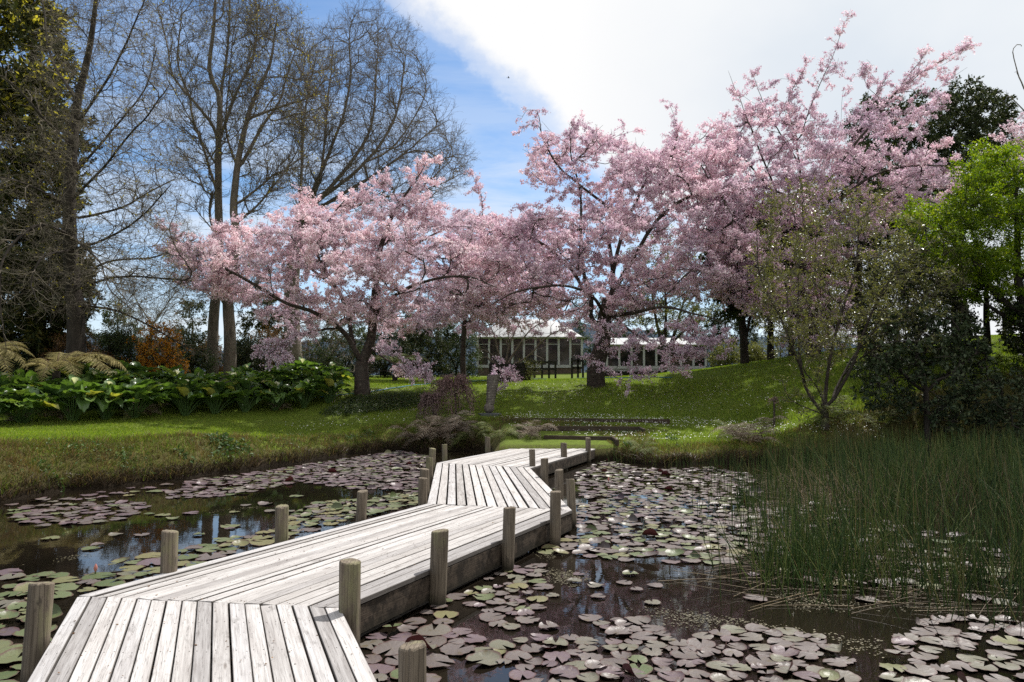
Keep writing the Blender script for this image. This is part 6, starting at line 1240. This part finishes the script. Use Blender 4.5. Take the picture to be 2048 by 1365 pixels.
mb = MB(); h = (0.045 + 0.035 * rng.random(len(x))) * np.where(sd < 1.6, 1.5, 1.0); px_, py_, _ = project(np.stack([x, y, ground_z(x, y)], -1))
rough = in_poly(px_, py_, [(1100, 840), (1180, 770), (1420, 760), (1620, 725), (2060, 680), (2060, 860), (1560, 850), (1250, 830)]) | in_poly(px_, py_, [(640, 830), (700, 790), (860, 785), (870, 825), (700, 835)])
h = h * np.where(rough, 1.9, 1.0) * np.where(in_poly(px_, py_, [(990, 838), (1060, 828), (1360, 842), (1300, 870), (1240, 898), (1060, 892)]), 0.55, 1.0)
blades(mb, x, y, h, 0.006 + 0.00035 * y); stuff(mb.build('grass', L_GRASS), 'short green lawn grass around the pond', 'grass')
x, y = scatter(520000, 11.5, 30); sd = shore_dist(x, y); k = (sd > -0.10) & (sd < 1.25); x, y, sd = x[k], y[k], sd[k]
k = ground_z(x, y) > 0.03; x, y, sd = x[k], y[k], sd[k]
px_, py_, _ = project(np.stack([x, y, ground_z(x, y)], -1)); mb = MB(); h = (0.07 + 0.13 * rng.random(len(x)) ** 2) * np.where(in_poly(px_, py_, [(1040, 850), (1300, 850), (1240, 905), (1040, 900)]), 0.5, 1.0); blades(mb, x, y, h, 0.007 + 0.0003 * y, 0.9); 
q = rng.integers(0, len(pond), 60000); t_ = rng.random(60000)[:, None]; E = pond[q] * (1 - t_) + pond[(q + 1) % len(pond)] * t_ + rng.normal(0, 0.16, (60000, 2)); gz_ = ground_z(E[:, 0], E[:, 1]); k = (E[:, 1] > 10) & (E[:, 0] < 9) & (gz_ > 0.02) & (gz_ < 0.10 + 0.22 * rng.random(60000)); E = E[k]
m2 = MB(); blades(m2, E[:, 0], E[:, 1], 0.10 + 0.10 * rng.random(len(E)), 0.012, 1.3); stuff(m2.build('shore_shade_blades', leaf_mat('overhang_shade_blade', [(0, (0.025, 0.017, 0.010)), (0.8, (0.07, 0.045, 0.025)), (1, (0.16, 0.11, 0.06))], 0.1)), 'dark brown blades along the waterline, put in as overhang shade', 'overhang shade')  # dark blades stand in for the shade under the overhanging bank
stuff(mb.build('bank_grass', L_BANK), 'shaggy half-dry grass on the pond banks', 'grass')
# low broad-leaved weeds among the bank grass
x, y = scatter(120000, 11.5, 26); sd = shore_dist(x, y); k = (sd > 0.1) & (sd < 1.3) & (np.sin(x * 2.7 + 1.7 * np.sin(y * 1.9)) + np.sin(y * 3.3 - x) + rng.normal(0, 0.5, len(x)) > 1.15); x, y = x[k], y[k]
C = np.stack([x, y, ground_z(x, y) + 0.03 + 0.08 * rng.random(len(x))], -1); mb = MB(); mb.inst(LEAF_V, LEAF_F, C, frames(len(C), (0, -0.5, 1.0), 0.6), 0.035 + 0.06 * rng.random(len(C)) ** 2); stuff(mb.build('undergrowth', L_WEED), 'low leafy weeds among the bank grass', 'weeds')
# ground cover strip below the cherry
def in_px(n, poly, dz=0.02):
    poly = np.array(poly, float); lo_, hi_ = poly.min(0), poly.max(0); q = lo_ + (hi_ - lo_) * rng.random((n * 4, 2)); q = q[in_poly(q[:, 0], q[:, 1], poly)][:n]
    d = np.arange(12, 60, 0.15); r_ = ray(q[:, 0], q[:, 1]); out_ = []
    for i in range(0, len(q), 4000):
        rr = r_[i:i + 4000]; P = CAM + rr[:, None, :] * (d[None, :, None] / rr[:, None, 1:2]); gz = ground_z(P[..., 0].ravel(), P[..., 1].ravel()).reshape(P.shape[:2]); hit = P[..., 2] < gz; k = np.argmax(hit, 1); ok = hit.any(1)
        p = P[np.arange(len(rr)), k]; p[:, 0] += rng.normal(0, 0.08, len(p)); p[:, 1] += rng.normal(0, 0.12, len(p)); p[:, 2] = ground_z(p[:, 0], p[:, 1]) + dz; out_.append(p[ok])
    return np.concatenate(out_)
C = in_px(9000, [(640, 832), (700, 800), (760, 792), (850, 790), (870, 812), (780, 824), (690, 834)]); C[:, 2] += 0.12 * rng.random(len(C))
mb = MB(); mb.inst(LEAF_V, LEAF_F, C, frames(len(C), (0, -0.2, 0.9), 0.7), 0.05 + 0.05 * rng.random(len(C))); stuff(mb.build('ground_cover', L_MID), 'low leafy ground cover under the light pink cherry', 'ground cover')
M_DAISY = leaf_mat('daisy_petal', [(0, (0.75, 0.75, 0.72)), (1, (0.85, 0.85, 0.82))], 0.3, (1, 1, 1))
C = np.concatenate([in_px(900, [(980, 838), (1060, 828), (1340, 838), (1600, 852), (1560, 866), (1350, 858), (1070, 846)], 0.07), in_px(260, [(1000, 850), (1300, 862), (1480, 880), (1240, 885), (1060, 862)], 0.07), in_px(200, [(960, 770), (1180, 770), (1170, 800), (980, 800)], 0.06), in_px(220, [(1200, 790), (1500, 770), (1650, 760), (1600, 840), (1250, 830)], 0.12), in_px(90, [(560, 850), (860, 826), (880, 838), (600, 866)], 0.07), in_px(120, [(1620, 852), (1800, 860), (1760, 872), (1600, 868)], 0.08)])
oct_ = [(math.cos(i * math.pi / 4) * (1.0 if i % 2 == 0 else 0.8), math.sin(i * math.pi / 4) * (1.0 if i % 2 == 0 else 0.8), 0) for i in range(8)]
mb = MB(); mb.inst(oct_, [[list(range(8))]], C, frames(len(C), (0, -0.6, 1.4), 0.4), 0.013 + 0.008 * rng.random(len(C))); stuff(mb.build('daisies', M_DAISY), 'white daisies sprinkled over the lawn above the steps', 'daisies')
C = np.concatenate([in_px(1500, [(640, 790), (860, 770), (960, 800), (860, 826), (680, 826)], 0.05), in_px(900, [(1050, 790), (1300, 768), (1500, 770), (1400, 820), (1100, 825)], 0.06)])
q = rng.random((900, 2)); Dk = []
for a0, b0_, a1, b1_ in ((L0, R0, L12, R12), (L12, R12, L23, R23), (L23, R23, L34, R34)):
    u, v = rng.random((260, 1)), rng.random((260, 1)); Dk.append((a0 * (1 - u) + b0_ * u) * (1 - v) + (a1 * (1 - u) + b1_ * u) * v + [0, 0, 0.006])
mb = MB(); mb.inst(PET_V, PET_F, C, frames(len(C), (0, 0, 1.2), 0.5), 0.016 + 0.012 * rng.random(len(C))); stuff(mb.build('fallen_petals', L_BLOSS), 'fallen pink petals in the grass under the cherries', 'petals')
Dk = np.concatenate(Dk); mb = MB(); mb.inst(PET_V, PET_F, Dk, frames(len(Dk), (0, 0, 2.5), 0.4), 0.006 + 0.012 * rng.random(len(Dk)) ** 3); stuff(mb.build('deck_litter', L_RUST), 'tiny brown litter of petals and leaves on the boards', 'litter')

# railing on the hill crest, and a far bird
g = ground_at(2030, 29.5); rl = thing('railing', 'dark wooden slatted railing on the hill crest behind the lime maple', 'railing', g)
zt, zb = at(2030, 616, 29.5)[2], at(2030, 645, 29.5)[2]; x0, x1 = at(2008, 620, 29.5)[0], at(2150, 620, 29.5)[0]; Y = 29.5
for z in (zt, zb):
    mb = MB(); mb.box(((x0 + x1) / 2, Y, z), (x1 - x0, 0.06, 0.07)); mb.build('rail', M_DARK, rl)
for k in range(22):
    mb = MB(); mb.box((x0 + 0.05 + (x1 - x0 - 0.1) * k / 21, Y, (zt + zb) / 2), (0.04, 0.03, zt - zb - 0.072)); mb.build('slat', M_DARK, rl)
for xx in (x0 + 0.01, (x0 + x1) / 2, x1 - 0.01):
    mb = MB(); mb.box((xx, Y + 0.07, (zt + g[2]) / 2 - 0.1), (0.09, 0.07, zt - g[2] + 0.4)); mb.build('post', M_DARK, rl)
p = at(1017, 156, 55.0); mb = MB(); mb.lathe([(0.001, -0.10), (0.018, -0.05), (0.03, 0.0), (0.026, 0.05), (0.018, 0.075), (0.001, 0.10)], 10)
V = mb.v[0]; mb.v[0] = np.stack([V[:, 2], V[:, 1], V[:, 0]], -1)
for sg in (-1, 1): mb.add([(0.03, 0.0, 0.01), (-0.03, 0, 0.01), (-0.05, sg * 0.12, 0.05), (-0.02, sg * 0.20, 0.03), (0.03, sg * 0.11, 0.055)], [[0, 1, 2, 3, 4]])
mb.add([(-0.09, 0.015, 0), (-0.09, -0.015, 0), (-0.16, -0.03, 0), (-0.16, 0.03, 0)], [[0, 1, 2, 3]])
mb.v = [v + p for v in mb.v]; tag(mb.build('bird', B_DARK, loc=p, smooth=True), 'tiny dark bird flying along the cloud edge', 'bird')
